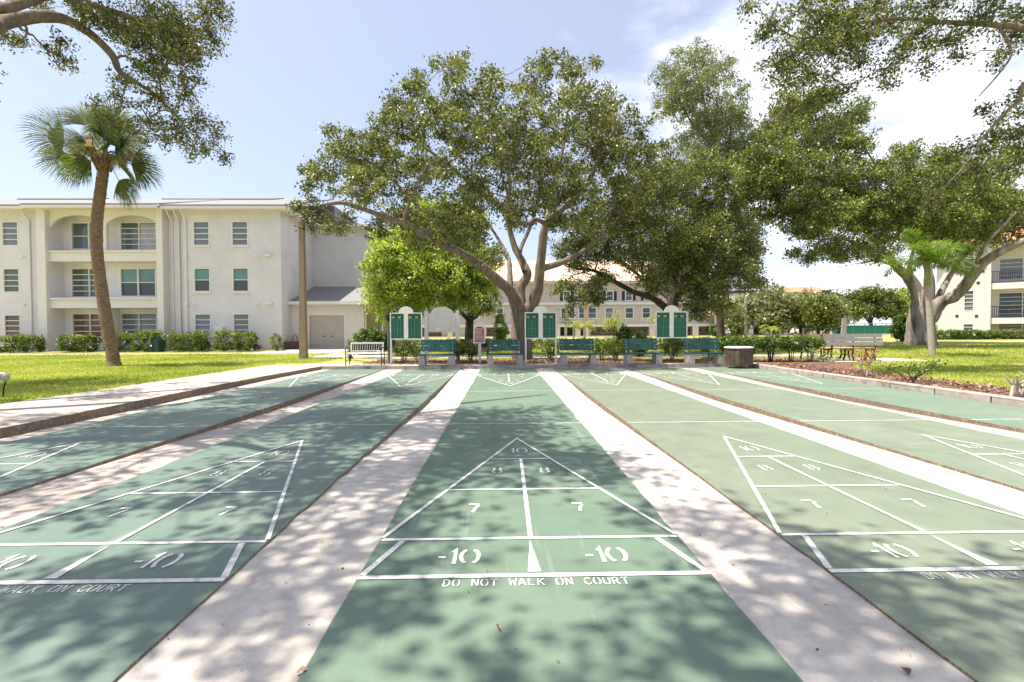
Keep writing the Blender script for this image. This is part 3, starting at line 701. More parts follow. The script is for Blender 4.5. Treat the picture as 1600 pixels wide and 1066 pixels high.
# eaves and roof
mb = MB()
for x0, x1, y, yb in ((-40, -27.2, 28.35, 34), (-27.19, -19.6, 28.1, 34), (-19.59, -12.5, 28.35, 34), (-12.49, -8.9, 33.45, 39)):
    mb.box(x0, x1, y, yb, ZE - .02, ZE + .02); mb.box(x0 - .002, x1 + .002, y - .04, y, ZE - .06, ZE + .17)
mb.box(-12.5, -12.45, 28.31, 33.4, ZE - .06, ZE + .17)
buildw(mb, 'eave', M_BTRIM, bl)
mb = MB()
def shed(x0, x1, y0, y1, z0, z1, th=.08):
    fn = lambda u, v, d: (d, u, v); mb.prism([(y0, z0), (y1, z1), (y1, z1 + th), (y0, z0 + th)], x0, x1, fn)
for x0, x1, y0 in ((-40, -27.2, 28.3), (-27.19, -19.6, 28.05), (-19.59, -12.45, 28.3)): shed(x0, x1, y0, 36.5, ZE + .10, ZE + 2.62)
for x0, x1 in ((-24, -16.2), (-34, -29)): shed(x0, x1, 34.9, 36.6, ZE + 2.22, ZE + 2.72)
shed(-12.44, -8.85, 33.4, 44, ZE - .05, ZE + 1.5)
mb.box(-40, -12.45, 36.5, 44, ZE + .3, ZE + 2.2)
buildw(mb, 'roof', M_ROOF, bl)
# downspouts, vents, wall box
for xx, yy_ in ((-27.55, 28.95), (-19.5, 29.2), (-19.1, 29.2), (-18.55, 28.95)):
    mb = MB(); mb.tube([(xx, yy_ - .45, ZE + .02), (xx, yy_ - .4, ZE - .18), (xx, yy_, ZE - .62), (xx, yy_, .25)], .05, 6); buildw(mb, 'downspout', M_BTRIM, bl)
for u, z in ((-18.55, 5.73), (-18.55, 2.92), (-14.45, 5.73), (-14.45, 2.92), (-27.98, 5.73), (-27.98, 2.92)):
    mb = MB(); mb.box(u - .1, u + .1, 28.85, 28.998, z - .03, z + .05); buildw(mb, 'vent_hood', M_WFRAME, bl)
for u, z in ((-13.75, 5.76), (-13.75, 2.96)):
    mb = MB(); mb.box(u - .2, u + .2, 28.8, 28.998, z - .02, z + .07); buildw(mb, 'vent_hood', M_WFRAME, bl)
mb = MB(); mb.box(-16.85, -16.4, 28.72, 28.998, 1.1, 1.62); buildw(mb, 'wall_box', M_WFRAME, bl)
# garage annex
ga = thing('garage', 'low cream garage with shed roof joined to the left building', 'garage', (-10.7, 30.3, .2))
mb = MB(); dh = (-11.97, -9.83, .15, 2.28)
wall_holes(mb, FRONT, -13.045, -8.45, 0, 3.05, -30.3, [dh], .22)
buildw(mb, 'wall', M_BTRIM, ga)
mb = MB(); mb.prism([(30.304, 0), (36.5, 0), (36.5, 4.2), (34, 4.2), (30.304, 3.05)], -8.6, -8.453, lambda u, v, d: (d, u, v)); buildw(mb, 'side_wall', M_OLIVE, ga)
mb = MB(); mb.prism([(29.85, 3.02), (34.0, 4.3), (34.0, 4.4), (29.85, 3.12)], -13.04, -8.1, lambda u, v, d: (d, u, v)); ro = buildw(mb, 'roof', M_ROOF, ga)
m2 = MB(); m2.box(-13.04, -8.08, 29.80, 29.849, 2.93, 3.13); m2.prism([(29.85, 2.9), (34.0, 4.18), (34.0, 4.297), (29.85, 3.017)], -8.2, -8.102, lambda u, v, d: (d, u, v)); m2.build('fascia', M_BTRIM, ro)
mb = MB(); mb.box(dh[0], dh[1], 30.46, 30.5, dh[2], dh[3]); gd = buildw(mb, 'garage_door', M_GDOOR, ga)
for k in range(4):
    m2 = MB(); z = dh[2] + .01 + k * .53; m2.box(dh[0] + .01, dh[1] - .01, 30.445, 30.4595, z, z + .515); m2.build('door_panel', M_GDOOR, gd)
for u in (-11.1, -10.6):
    m2 = MB(); m2.box(u - .05, u + .05, 30.42, 30.4445, .95, 1.02); m2.build('handle', M_BLACK, gd)
mb = MB(); mb.tube([(-8.75, 29.75, 2.95), (-8.62, 30.1, 2.75), (-8.6, 30.25, 2.5), (-8.6, 30.25, .25)], .045, 6); buildw(mb, 'downspout', M_BTRIM, ga)
mb = MB(); mb.box(-8.449, -8.25, 33.3, 33.75, 1.3, 1.75); mb.tube([(-8.3, 33.52, 1.75), (-8.3, 33.52, 2.25)], .16, 10); buildw(mb, 'utility_meter', M_METALW, ga)

# ------------------------------------------------------------------ townhouse row in the far centre
YT = 66.0
th = thing('townhouse_row', 'pinkish grey three storey townhouses with garages behind the trees', 'building', (8, YT, .5))
pt = lambda px, py: at(px, py, YT)
zb = .5; z2 = pt(900, 505)[2]; z2b = pt(900, 508.7)[2]; z3 = pt(960, 475)[2]; zt_ = pt(960, 441)[2]
X0, X1 = pt(640, 500)[0], pt(1128, 500)[0]
mb = MB(); gar = []
for a, b in ((598, 636), (652, 690), (760, 787), (868, 882), (886, 899), (904, 911), (923, 965), (972, 1014), (1017, 1024), (1030, 1082), (1092, 1120)):
    gar.append((pt(a, 500)[0], pt(b, 500)[0], zb - .05, z2b - .2))
wins2 = [(pt(a, 0)[0], pt(b, 0)[0], pt(900, 497)[2], pt(900, 482)[2]) for a, b in ((608, 617), (640, 649), (663, 672), (735, 744), (774, 783), (876, 882), (889, 896.5), (904, 911.5), (919, 930.5), (946, 957), (977.5, 989), (1004.5, 1016), (1040, 1050), (1066, 1076), (1100, 1110))]
wins3 = [(pt(a, 0)[0], pt(b, 0)[0], pt(900, 469.5)[2], pt(900, 456)[2]) for a, b in ((650, 659), (700, 709), (760, 769), (880, 889), (921, 930), (948, 957), (978, 987), (1008, 1017), (1050, 1059), (1090, 1099))]
XL = pt(585, 500)[0]
wall_holes(mb, FRONT, XL, X1, zb - .6, zt_, -YT, gar + wins2 + wins3, .5)
mb.quad((X1, YT, 0), (X1, YT + 10, 0), (X1, YT + 10, zt_), (X1, YT, zt_)); mb.quad((XL, YT + 10, 0), (XL, YT, 0), (XL, YT, zt_), (XL, YT + 10, zt_))
buildw(mb, 'wall', M_TWALL, th)
for a, b, d in ((z3 - .10, z3 + .22, .22), (z2b - .2, z2b + .16, .18), (zt_ - .2, zt_ + .12, .5)):
    mb = MB(); mb.box(XL - .05, X1 + .05, YT - d, YT - .003, a, b); buildw(mb, 'band', M_WFRAME, th)
for g in gar:
    mb = MB(); mb.box(g[0], g[1], YT + .5, YT + .56, g[2], g[3]); wide = g[1] - g[0] > 2.0
    o = buildw(mb, 'garage_door' if wide else 'doorway', M_TGAR if wide else M_TDARK, th)
    if wide:
        k = max(3, int((g[1] - g[0]) / .62)); m2 = MB()
        for q in range(k):
            u = g[0] + (g[1] - g[0]) * (q + .5) / k; m2 = MB(); m2.box(u - .17, u + .17, YT + .47, YT + .4995, g[3] - .62, g[3] - .40); m2.build('door_light', M_TDARK, o)
        for q in range(4):
            z = g[2] + (g[3] - g[2] - .7) * q / 4 + .02; m2 = MB(); m2.box(g[0] + .02, g[1] - .02, YT + .472, YT + .499, z, z + (g[3] - g[2] - .7) / 4 - .04); m2.build('door_panel', M_TGAR, o)
for i, wv in enumerate(wins2 + wins3):
    f = MB(); e = .13; a, b, c, d_ = wv
    f.box(a - e, b + e, YT - .06, YT - .002, d_, d_ + e); f.box(a - e, b + e, YT - .06, YT - .002, c - e, c); f.box(a - e, a, YT - .058, YT - .002, c, d_); f.box(b, b + e, YT - .058, YT - .002, c, d_)
    o = buildw(f, 'window', M_WFRAME, th)
    g = MB(); g.box(a, b, YT + .08, YT + .1, c, d_); g.build('pane', M_G['blue' if i % 3 else 'grey'], o)
    g = MB(); g.box(a, b, YT + .05, YT + .078, (c + d_) / 2 - .03, (c + d_) / 2 + .03); g.build('glazing_bar', M_WFRAME, o)
    if i >= len(wins2):
        for q in (a - e - .42, b + e + .02):
            g = MB(); g.box(q, q + .4, YT - .05, YT - .003, c - .05, d_ + .05); g.build('shutter', M_TDARK, o)
for px in (764, 832, 915):
    u = pt(px, 0)[0]
    mb = MB(); mb.box(u - .35, u + .35, YT - .12, YT - .003, z2 + .25, zt_ - .25); buildw(mb, 'brick_panel', M_SALMON, th)
for px in (700, 792, 869, 901, 914, 968, 1018, 1086):
    u = pt(px, 0)[0]; mb = MB(); mb.box(u - .33, u + .33, YT - .7, YT - .25, zb - .3, z2b - .21); buildw(mb, 'pillar', M_TWALL, th)
mb = MB(); zr = pt(960, 398)[2]
mb.prism([(YT - .9, zt_ + .08), (YT + 6, zr), (YT + 13, zt_ + .08)], XL - .5, X1 + .5, lambda u, v, d: (d, u, v))
for k in range(int((X1 - XL) / 1.15)):
    u = XL + k * 1.15; mb.tube([(u, YT - .9, zt_ + .14), (u, YT + 6, zr + .05)], .10, 5)
buildw(mb, 'roof', M_SALMON, th)
# lower wing at the right end
tw = thing('townhouse_wing', 'low pale wing with open carport right of the townhouses', 'building', (pt(1160, 0)[0], YT - 2, .5))
q = lambda px, py: at(px, py, YT - 2)
mb = MB(); xa, xb = q(1118, 0)[0], q(1250, 0)[0]; ztop = q(1150, 494)[2]; zc = q(1150, 510)[2]
wall_holes(mb, FRONT, xa, xb, 0, ztop, -(YT - 2), [(q(1123, 0)[0], q(1138, 0)[0], .3, zc), (q(1144, 0)[0], q(1170, 0)[0], .3, zc), (q(1180, 0)[0], q(1200, 0)[0], .3, zc)], 2.5); buildw(mb, 'wall', M_RWALL, tw)
mb = MB(); mb.box(xa + .1, xb - .1, YT + .5, YT + .6, .2, zc + .2); buildw(mb, 'carport_back', M_TGAR, tw)
mb = MB(); mb.prism([(YT - 2.6, ztop), (YT + 3, ztop + 2.0), (YT + 8, ztop)], xa - .4, xb + .4, lambda u, v, d: (d, u, v)); buildw(mb, 'roof', M_SALMON, tw)

# ------------------------------------------------------------------ far block with orange roofs
YF = 95.
fb = thing('distant_apartment_block', 'distant flat roofed block with two orange tiled roof ends above the trees', 'building', (at(1240, 500, YF)[0], YF, .5))
p = lambda px, py: at(px, py, YF)
mb = MB(); mb.box(p(1150, 0)[0], p(1300, 0)[0], YF, YF + 12, 0, p(1200, 458)[2]); buildw(mb, 'wall', M_TWALL, fb)
mb = MB(); mb.box(p(1148, 0)[0], p(1302, 0)[0], YF - .4, YF + 12.5, p(1200, 458)[2] + .003, p(1200, 454)[2]); buildw(mb, 'parapet', M_TDARK, fb)
for a, b in ((1222, 1254), (1263, 1280)):
    mb = MB(); mb.box(p(a, 0)[0], p(b, 0)[0], YF - 1.2, YF - .41, p(0, 500)[2], p(1230, 457.5)[2]); o = buildw(mb, 'bay', M_RWALL, fb)
    mb = MB(); mb.prism([(YF - 1.7, p(1230, 457.4)[2]), (YF - .2, p(1230, 449)[2]), (YF + 1, p(1230, 449)[2]), (YF + 1, p(1230, 457.4)[2])], p(a - 1, 0)[0], p(b + 1, 0)[0], lambda u, v, d: (d, u, v)); mb.build('tiled_roof', M_ORANGE, o)

# ------------------------------------------------------------------ white apartment building on the right
YR = 42.0; ANG = R_(-40)
o2 = at(1473, 520, YR)
br = thing('white_apartment_building', 'bright white apartment building with black balcony railings on the right', 'building', (o2[0], o2[1], .5))
FRR = Fr(o2[0], o2[1], ANG); k_ = 1 / math.cos(ANG)
def ur(px):   # u along the facade for a photo column
    d = CR.T @ np.array([(px - 800) / F_PX, 1, 0]); s_, c_ = math.sin(ANG), math.cos(ANG)
    # solve o + u*U on ray
    A = np.array([[d[0], -FRR.u[0]], [d[1], -FRR.u[1]]]); t, u = np.linalg.solve(A, FRR.o); return u
def zr_(py, px=1510): u = ur(px); Yp = FRR.o[1] + FRR.u[1] * u; return at(px, py, Yp)[2]
mb = MB(); W1 = [(ur(1505), ur(1521), zr_(485.5), zr_(454)), (ur(1504), ur(1521), zr_(530), zr_(506)), (ur(1505), ur(1521), zr_(436), zr_(404))]
ZT = zr_(383)
wall_holes(mb, FRR, 0, ur(1540), 0, ZT, 0, W1, .15)
UB0, UB1 = ur(1547), ur(1547) + 7.5
FL = [zr_(540, 1550), zr_(497, 1550), zr_(443, 1550), ZT]     # tops of the balcony slabs
gl = []
for i in range(3):
    z0 = max(FL[i], .4); gl.append((ur(1563), ur(1563) + 2.9, z0 + .35, z0 + 2.15))
wall_holes(mb, FRR, UB0, UB1, 0, ZT, -1.5, gl, .15)
mb.quad(FRR(ur(1540), 0, 0), FRR(ur(1540), -1.5, 0), FRR(ur(1540), -1.5, ZT), FRR(ur(1540), 0, ZT))
mb.quad(FRR(0, 0, 0), FRR(0, 0, ZT), FRR(0, -12, ZT), FRR(0, -12, 0)); mb.quad(FRR(UB1, -1.5, 0), FRR(UB1, -12, 0), FRR(UB1, -12, ZT), FRR(UB1, -1.5, ZT)); mb.quad(FRR(0, -12, 0), FRR(0, -12, ZT), FRR(UB1, -12, ZT), FRR(UB1, -12, 0))
mb.quad(FRR(ur(1540), -1.5, 0), FRR(UB0, -1.5, 0), FRR(UB0, -1.5, ZT), FRR(ur(1540), -1.5, ZT))
buildw(mb, 'wall', M_RWALL, br)
mb = MB(); mb.box(ur(1540) + .003, UB0 - .02, -1.49, .22, 0, ZT, fr=FRR); buildw(mb, 'pier', M_RWALL, br)
for wv in W1: window(br, FRR, *wv, 0, 'jalousie', 'grey', panes=5)
for i, wv in enumerate(gl): window(br, FRR, *wv, -1.5, 'jalousie', ['grey', 'dark'][i % 2], 2, .06, panes=5)
for i in (1, 2, 3):
    mb = MB(); mb.box(UB0, UB1, -1.49, .12, FL[i] - (.5 if i < 3 else .4), FL[i] - .003, fr=FRR); buildw(mb, 'balcony_slab', M_RWALL, br)
    if i < 3:
        rl = MB(); rl.box(UB0, UB1, .02, .06, FL[i] + .95, FL[i] + 1.0, fr=FRR); rl.box(UB0, UB1, .02, .06, FL[i] + .08, FL[i] + .12, fr=FRR); ro = buildw(rl, 'railing', M_BLACK, br)
        u = UB0 + .1; me = None
        while u < UB1:
            if me is None: b_ = MB(); b_.box(-.012, .012, -.012, .012, 0, .83); me = b_.mesh('baluster', M_BLACK)
            b2 = link('baluster', me, ro); b2.location = FRR(u, .04, FL[i] + .12); u += .13
for px, py in ((1494.5, 494), (1525, 494), (1527, 442), (1534, 424)):
    u = ur(px); z = zr_(py, px); mb = MB(); mb.box(u - .1, u + .1, .003, .03, z - .1, z + .1, fr=FRR); buildw(mb, 'vent', M_TDARK, br)
mb = MB(); mb.prism([(.7, ZT), (-6, ZT + 2.6), (-12.7, ZT)], -.7, UB1 + .7, lambda u, v, d: FRR(d, u, v)); buildw(mb, 'roof', M_ORANGE, br)
rb = thing('low_orange_roofed_house', 'low house with orange roof half hidden behind the fig trunk', 'building', (*at(1466, 500, 60)[:2], .5))
p = lambda px, py: at(px, py, 60)
mb = MB(); mb.box(p(1463, 0)[0], p(1510, 0)[0], 60, 62, 0, p(1466, 492)[2]); buildw(mb, 'wall', M_TWALL, rb)
mb = MB(); mb.prism([(59.5, p(1466, 492.5)[2]), (61, p(1466, 478)[2]), (62.5, p(1466, 492.5)[2])], p(1461, 0)[0], p(1514, 0)[0], lambda u, v, d: (d, u, v)); buildw(mb, 'roof', M_ORANGE, rb)
# ------------------------------------------------------------------ green benches on concrete blocks
GZ = .108
def green_bench():
    t = thing('park_bench', '', 'bench', (0, 0, GZ), 'green plank benches along the far end of the lanes')
    for sx in (-.5, .5):
        mb = MB(); mb.add([(sx - .11, -.23, 0), (sx + .11, -.23, 0), (sx + .11, .23, 0), (sx - .11, .23, 0), (sx - .095, -.21, .335), (sx + .095, -.21, .335), (sx + .095, .21, .335), (sx - .095, .21, .335)],
                          [(0, 1, 5, 4), (1, 2, 6, 5), (2, 3, 7, 6), (3, 0, 4, 7), (4, 5, 6, 7), (3, 2, 1, 0)]); mb.build('leg', M_LEG, t)
    for k in range(3):
        mb = MB(); y = -.22 + k * .15; mb.box(-.62, .62, y, y + .135, .34, .385, ch=.006); mb.build('seat_plank', M_GREEN, t)
    for z0, z1, y in ((.47, .645, .225), (.665, .865, .26)):
        mb = MB(); mb.add([(x, y + dy + (z - .47) * .14, z) for z in (z0, z1) for x, dy in ((-.6, 0), (.6, 0), (.6, .04), (-.6, .04))], [(3, 2, 1, 0), (4, 5, 6, 7), (0, 1, 5, 4), (1, 2, 6, 5), (2, 3, 7, 6), (3, 0, 4, 7)]); mb.build('back_plank', M_GREEN, t)
    for sx in (-.5, .5):
        mb = MB(); mb.tube([(sx, .1, .33), (sx, .235, .36), (sx, .285, .5), (sx, .345, .85)], .022, 6); 
        for z in (.56, .76): mb.box(sx - .013, sx + .013, .225 + (z - .47) * .14 - .01 + (.035 if z > .66 else 0), .235 + (z - .47) * .14 + (.035 if z > .66 else 0), z - .013, z + .013)
        mb.build('back_bracket', M_METALW, t)
    return t
bench = green_bench()
for i, (px, dy, rz, lab) in enumerate(((683, 0, .0, 'green plank bench in front of the blank white arched board'), (789, .05, .015, 'green bench between the red sign and the big oak trunk'), (903, 0, -.01, 'dark green bench just right of the second scoreboard'),
                          (1004, .02, .01, 'sunlit green bench just left of the third scoreboard'), (1100, .03, -.02, 'green bench between the third scoreboard and the round bin'))):
    b = bench if i == 0 else copy_tree(bench)
    p = at(px, 560, 16.62 + dy); b.location = (p[0], p[1], GZ); b.rotation_euler = (0, 0, rz); b['label'] = lab

# ------------------------------------------------------------------ scoreboards
def scoreboard():
    t = thing('scoreboard', '', 'scoreboard', (0, 0, .11), 'white framed green shuffleboard scoreboards')
    Wd, Z0, Z1 = .56, .90, 1.77
    f = MB()
    f.box(-Wd, Wd, -.02, .02, Z1 + .0, Z1 + .035); f.box(-Wd, Wd, -.02, .02, Z0 - .035, Z0)
    for a, b in ((-Wd, -Wd + .035), (Wd - .035, Wd), (-.075, .075)): f.box(a, b, -.022, .022, Z0, Z1)
    f.build('frame', M_BOARD, t)
    for sx in (-1, 1):
        a, b = (.078, Wd - .038) if sx > 0 else (-Wd + .038, -.078)
        m_ = MB(); m_.box(a, b, -.012, .012, Z0 + .002, Z1 - .002); o = m_.build('score_panel', M_SGREEN, t)
        g = MB()
        for k in range(1, 4):
            x = a + (b - a) * k / 4; wd = .007 if k == 2 else .004; g.box(x - wd, x + wd, -.016, -.0122, Z0 + .005, Z1 - .20)
        n = 8
        for k in range(1, n + 1):
            z = Z0 + (Z1 - .2 - Z0) * k / n; wd = .006 if k == 4 else .0035; g.box(a, b, -.018, -.0162, z - wd, z + wd)
        g.build('score_grid', M_SLINE, o)
        h = MB()
        for k in (0, 2): h.box(a + (b - a) * (k + .12) / 4, a + (b - a) * (k + 1.15) / 4, -.016, -.0122, Z1 - .16, Z1 - .10)
        h.build('team_label', M_SYEL, o)
        h = MB()
        for k in (1, 3): h.box(a + (b - a) * (k + .2) / 4, a + (b - a) * (k + .95) / 4, -.016, -.0122, Z1 - .15, Z1 - .11)
        h.build('number_slot', M_SBLK, o)
    ar = MB(); n = 14
    ar.prism([(.26 * math.cos(math.pi * k / n), Z1 + .036 + .22 * math.sin(math.pi * k / n)) for k in range(n + 1)], -.015, .015, lambda u, v, d: (u, d, v)); ar.build('arched_top', M_BOARD, t)
    for sx in (-.53, .53):
        p_ = MB(); p_.box(sx - .028, sx + .028, -.024, .03, -.02, Z0 - .036); p_.build('post', M_METALW, t)
    return t
sbd = scoreboard()
for i, (px, Y, lab) in enumerate(((635, 17.1, 'scoreboard beside the white bench, left of the blank arched board'), (845, 17.1, 'scoreboard standing in front of the big oak trunk'), (1049, 17.0, 'scoreboard between the two right hand green benches'))):
    b = sbd if i == 0 else copy_tree(sbd); b['label'] = lab; p = at(px, 560, Y); b.location = (p[0], Y, .115)
# blank white arched notice board
t = thing('notice_board', 'blank white notice board with arched top behind the first green bench', 'board', (-2.29, 18.4, .11))
mb = MB(); n = 16
mb.prism([(-.52, 1.12), (.52, 1.12), (.52, 1.85)] + [(.42 * math.cos(math.pi * k / n), 1.82 + .26 * math.sin(math.pi * k / n)) for k in range(n + 1)] + [(-.52, 1.85)], -.02, .02, lambda u, v, d: (u, d, v)); o = mb.build('panel', M_BOARD, t)
mb = MB(); q_ = [(.34 * math.cos(math.pi * k / n), 1.74 + .22 * math.sin(math.pi * k / n)) for k in range(n + 1)]
mb.tube([(x, -.024, z) for x, z in [(.34, 1.2)] + q_ + [(-.34, 1.2), (.34, 1.2)]], .010, 4); mb.build('moulding', M_BOARD, o)
for sx in (-.59, .59):
    mb = MB(); mb.box(sx - .065, sx + .065, -.065, .065, -.05, 1.93, ch=.02); mb.build('post', M_BOARD, t)
mb = MB(); mb.box(-.525, .525, -.02, .02, .74, .81); mb.build('rail', M_BOARD, t)
# red rules sign
t = thing('rules_sign', 'red sign with white lettering and arched white frame on a post', 'sign', (-.84, 17.6, .1))
fn = lambda u, v, d: (u + .035 * (1.1 - v) * -1, d, v)
mb = MB(); n = 10
oc = [(-.215, .72), (.215, .72), (.215, 1.36)] + [(.15 * math.cos(math.pi * k / n), 1.37 + .11 * math.sin(math.pi * k / n)) for k in range(n + 1)] + [(-.215, 1.36)]
mb.prism(oc, -.015, .015, fn); fr_ = mb.build('frame', M_BOARD, t)
mb = MB(); ic = [(-.165, .77), (.165, .77), (.165, 1.26), (.10, 1.31), (0, 1.33), (-.10, 1.31), (-.165, 1.26)]
mb.prism(ic, -.022, -.0152, fn); pn = mb.build('red_panel', M_RED, t)
mb = MB(); r = random.Random(3)
for k in range(10):
    z = 1.24 - k * .046; u = -.14; lim = .14 - (0.05 if k in (2, 3, 5) else 0)
    while u < lim:
        l = r.uniform(.02, .06); l = min(l, lim - u); mb.prism([(u, z), (u + l, z), (u + l, z + .022), (u, z + .022)], -.025, -.0222, fn); u += l + .012
mb.build('white_lettering', M_WHITE, pn)
mb = MB(); mb.box(-.05, .05, .016, .10, -.05, .95); mb.build('post', M_METALW, t)
# brown bench behind the red sign
t = thing('brown_bench', 'dark brown slatted bench half hidden behind the red sign', 'bench', (-1.2, 19.3, .1))
for z in (.75, .62):
    mb = MB(); mb.box(-.72, .72, .2, .24, z, z + .1); mb.build('back_slat', M_BROWN, t)
for y in (-.2, -.07, .06):
    mb = MB(); mb.box(-.72, .72, y, y + .11, .42, .45); mb.build('seat_slat', M_BROWN, t)
for sx in (-.6, .6):
    mb = MB(); mb.box(sx - .04, sx + .04, .12, .199, -.02, .84); mb.box(sx - .04, sx + .04, -.2, -.12, -.02, .419); mb.build('leg', M_BROWN, t)
# white garden bench with black legs
t = thing('white_bench', 'white garden bench with black cast legs at the left end of the row', 'bench', (-4.72, 16.75, .106))
for sx in (-.60, .60):
    mb = MB(); mb.tube([(sx, -.22, 0), (sx, -.21, .2), (sx, -.24, .42)], .018, 6); mb.tube([(sx, .22, 0), (sx, .17, .2), (sx, .2, .42), (sx, .27, .62)], .018, 6)
    mb.tube([(sx, -.24, .42), (sx, -.26, .58), (sx, -.1, .62), (sx, .24, .58)], .017, 6); mb.tube([(sx, -.22, .18), (sx, .18, .18)], .012, 5); mb.build('leg', M_BLACK, t)
for k in range(5):
    mb = MB(); y = -.24 + k * .095; mb.box(-.63, .63, y, y + .075, .40, .43, ch=.005); mb.build('seat_slat', M_METALW, t)
mb = MB(); mb.box(-.57, .57, .25, .285, .735, .79); mb.box(-.57, .57, .225, .255, .47, .50)
for sx in (-.55, .55): mb.tube([(sx, .22, .43), (sx, .27, .78)], .02, 6)
mb.build('back_frame', M_METALW, t)
for k in range(13):
    x = -.48 + k * .08; mb = MB(); mb.tube([(x, .235, .50), (x, .262, .735)], .006, 4); mb.build('back_rod', M_METALW, t)
# octagonal bin
t = thing('octagonal_bin', 'dark brown octagonal slatted bin with pale rim beside the hedge', 'bin', (7.83, 15.95, .1))
Rb = .43
for k in range(16):
    a0, a1 = 2 * math.pi * (k + .03) / 16, 2 * math.pi * (k + .97) / 16; c8 = lambda a: Rb * math.cos(math.pi / 8) / math.cos(((a + math.pi / 8) % (math.pi / 4)) - math.pi / 8)
    mb = MB(); mb.add([(rr * math.cos(a), rr * math.sin(a), z) for z in (0, .56) for a, rr in ((a0, c8(a0)), (a1, c8(a1)), (a1, c8(a1) - .03), (a0, c8(a0) - .03))], [(3, 2, 1, 0), (4, 5, 6, 7), (0, 1, 5, 4), (1, 2, 6, 5), (2, 3, 7, 6), (3, 0, 4, 7)]); mb.build('slat', M_DARKWOOD, t)
mb = MB(); ring = lambda R0, z: [(R0 * math.cos(2 * math.pi * k / 8 + math.pi / 8), R0 * math.sin(2 * math.pi * k / 8 + math.pi / 8), z) for k in range(8)]
vs = ring(.46, .561) + ring(.46, .600) + ring(.26, .62) + ring(.26, .561); fs = []
for a in range(3):
    for k in range(8): j = (k + 1) % 8; fs.append((a * 8 + k, a * 8 + j, a * 8 + 8 + j, a * 8 + 8 + k))
mb.add(vs, fs); mb.build('rim', M_BOARD, t)
mb = MB(); mb.tube([(0, 0, .02), (0, 0, .55)], .36, 16); mb.build('liner', M_BLACK, t)
# park benches on the pad, seen from behind
def slat_bench(label, x, y, rz, back_mat):
    t = thing('slatted_bench', label, 'bench', (x, y, .125), 'slatted park benches on the concrete pad'); t.rotation_euler = (0, 0, rz)
    for k in range(3):
        mb = MB(); z = .55 + k * .145; yy_ = .03 * k; mb.add([(xx, yy_ + dy - (.028 if zz else 0) * 0, z + zz) for zz in (0, .125) for xx, dy in ((-1.0, -.33), (1.0, -.33), (1.0, -.29), (-1.0, -.29))], [(3, 2, 1, 0), (4, 5, 6, 7), (0, 1, 5, 4), (1, 2, 6, 5), (2, 3, 7, 6), (3, 0, 4, 7)]); mb.build('back_slat', back_mat, t)
    for k in range(3):
        mb = MB(); yy_ = -.2 + k * .16; mb.box(-1.0, 1.0, yy_, yy_ + .14, .42, .46, ch=.005); mb.build('seat_slat', M_TAN, t)
    for sx in (-.75, 0, .75):
        mb = MB(); mb.tube([(sx, -.30, 0), (sx, -.22, .2), (sx, -.26, .42), (sx, -.27, .62), (sx, -.21, .95)], .035, 6); mb.tube([(sx, .30, 0), (sx, .2, .2), (sx, .22, .4)], .035, 6); mb.tube([(sx, -.26, .39), (sx, .24, .39)], .03, 6); mb.build('leg', M_BLACK, t)
    return t
pb = at(1323, 545, 17.7)
slat_bench('grey backed slatted bench turned away, on the concrete pad', pb[0], 17.6, R_(-4), M_SLAT)
slat_bench('tan slatted bench just behind the grey backed one', pb[0] - .35, 18.4, R_(176), M_TAN)
# leaning pale board behind the benches
t = at(1318, 510, 23); o = MB(); o.add([(-.17, 0, 0), (.10, 0, 0), (.17, 0, 1.62), (-.04, 0, 1.62), (-.17, .05, 0), (.10, .05, 0), (.17, .05, 1.62), (-.04, .05, 1.62)], [(0, 1, 2, 3), (7, 6, 5, 4), (0, 4, 5, 1), (1, 5, 6, 2), (2, 6, 7, 3), (3, 7, 4, 0)])
tb = thing('leaning_board', 'pale leaning board on a dark stay behind the park benches', 'board', (t[0], 23, .18)); o.build('board', M_SLAT, tb)
mb = MB(); mb.tube([(.1, .08, 0), (.02, .08, 1.8)], .03, 6); mb.build('stay', M_BLACK, tb)
# brown light pole
pp = gp(473, 560, .13); t = thing('light_pole', 'tall square brown light pole on the lawn before the garage', 'pole', (-8.43, 20.7, .12))
mb = MB(); mb.add([(sx * w_, sy * w_, z) for z, w_ in ((-.1, .14), (5.75, .095)) for sx, sy in ((-1, -1), (1, -1), (1, 1), (-1, 1))], [(0, 1, 5, 4), (1, 2, 6, 5), (2, 3, 7, 6), (3, 0, 4, 7), (4, 5, 6, 7)]); mb.build('shaft', M_POLE, t)
mb = MB(); mb.tube([(0, 0, 5.75), (0, 0, 5.86)], .14, 8); mb.build('cap', M_POLE, t)
# slim post with lantern by the first scoreboard
t = thing('lantern_post', 'slim blue grey post with dark lantern behind the first scoreboard', 'lamp', (-4.35, 18.6, .1))
mb = MB(); mb.tube([(0, 0, -.05), (.0, 0, 1.55)], .045, 8); mb.build('post', mat('blue_grey_paint', (.12, .16, .19), .5), t)
mb = MB(); mb.tube([(0, 0, 1.55), (0, 0, 1.6), (0, 0, 1.78), (0, 0, 1.9)], [.05, .10, .12, .02], 8); mb.build('lantern', M_BLACK, t)
# landscape spotlight at the left edge
g = gp(4, 622, .1); t = thing('spotlight', 'small white landscape spotlight on a black stake at the left edge', 'light', (g[0], g[1], .1))
mb = MB(); mb.tube([(0, 0, -.1), (.02, 0, .15), (.06, 0, .30)], .012, 6); mb.build('stake', M_BLACK, t)
mb = MB(); mb.tube([(-.02, .03, .40), (.0, .0, .39), (.05, -.07, .37)], [.055, .075, .085], 12); hd = mb.build('head', M_METALW, t)
mb = MB(); mb.tube([(.03, -.02, .385), (.11, -.03, .37), (.135, -.03, .37)], [.07, .065, .04], 12); mb.build('hood', M_SLAT, t)
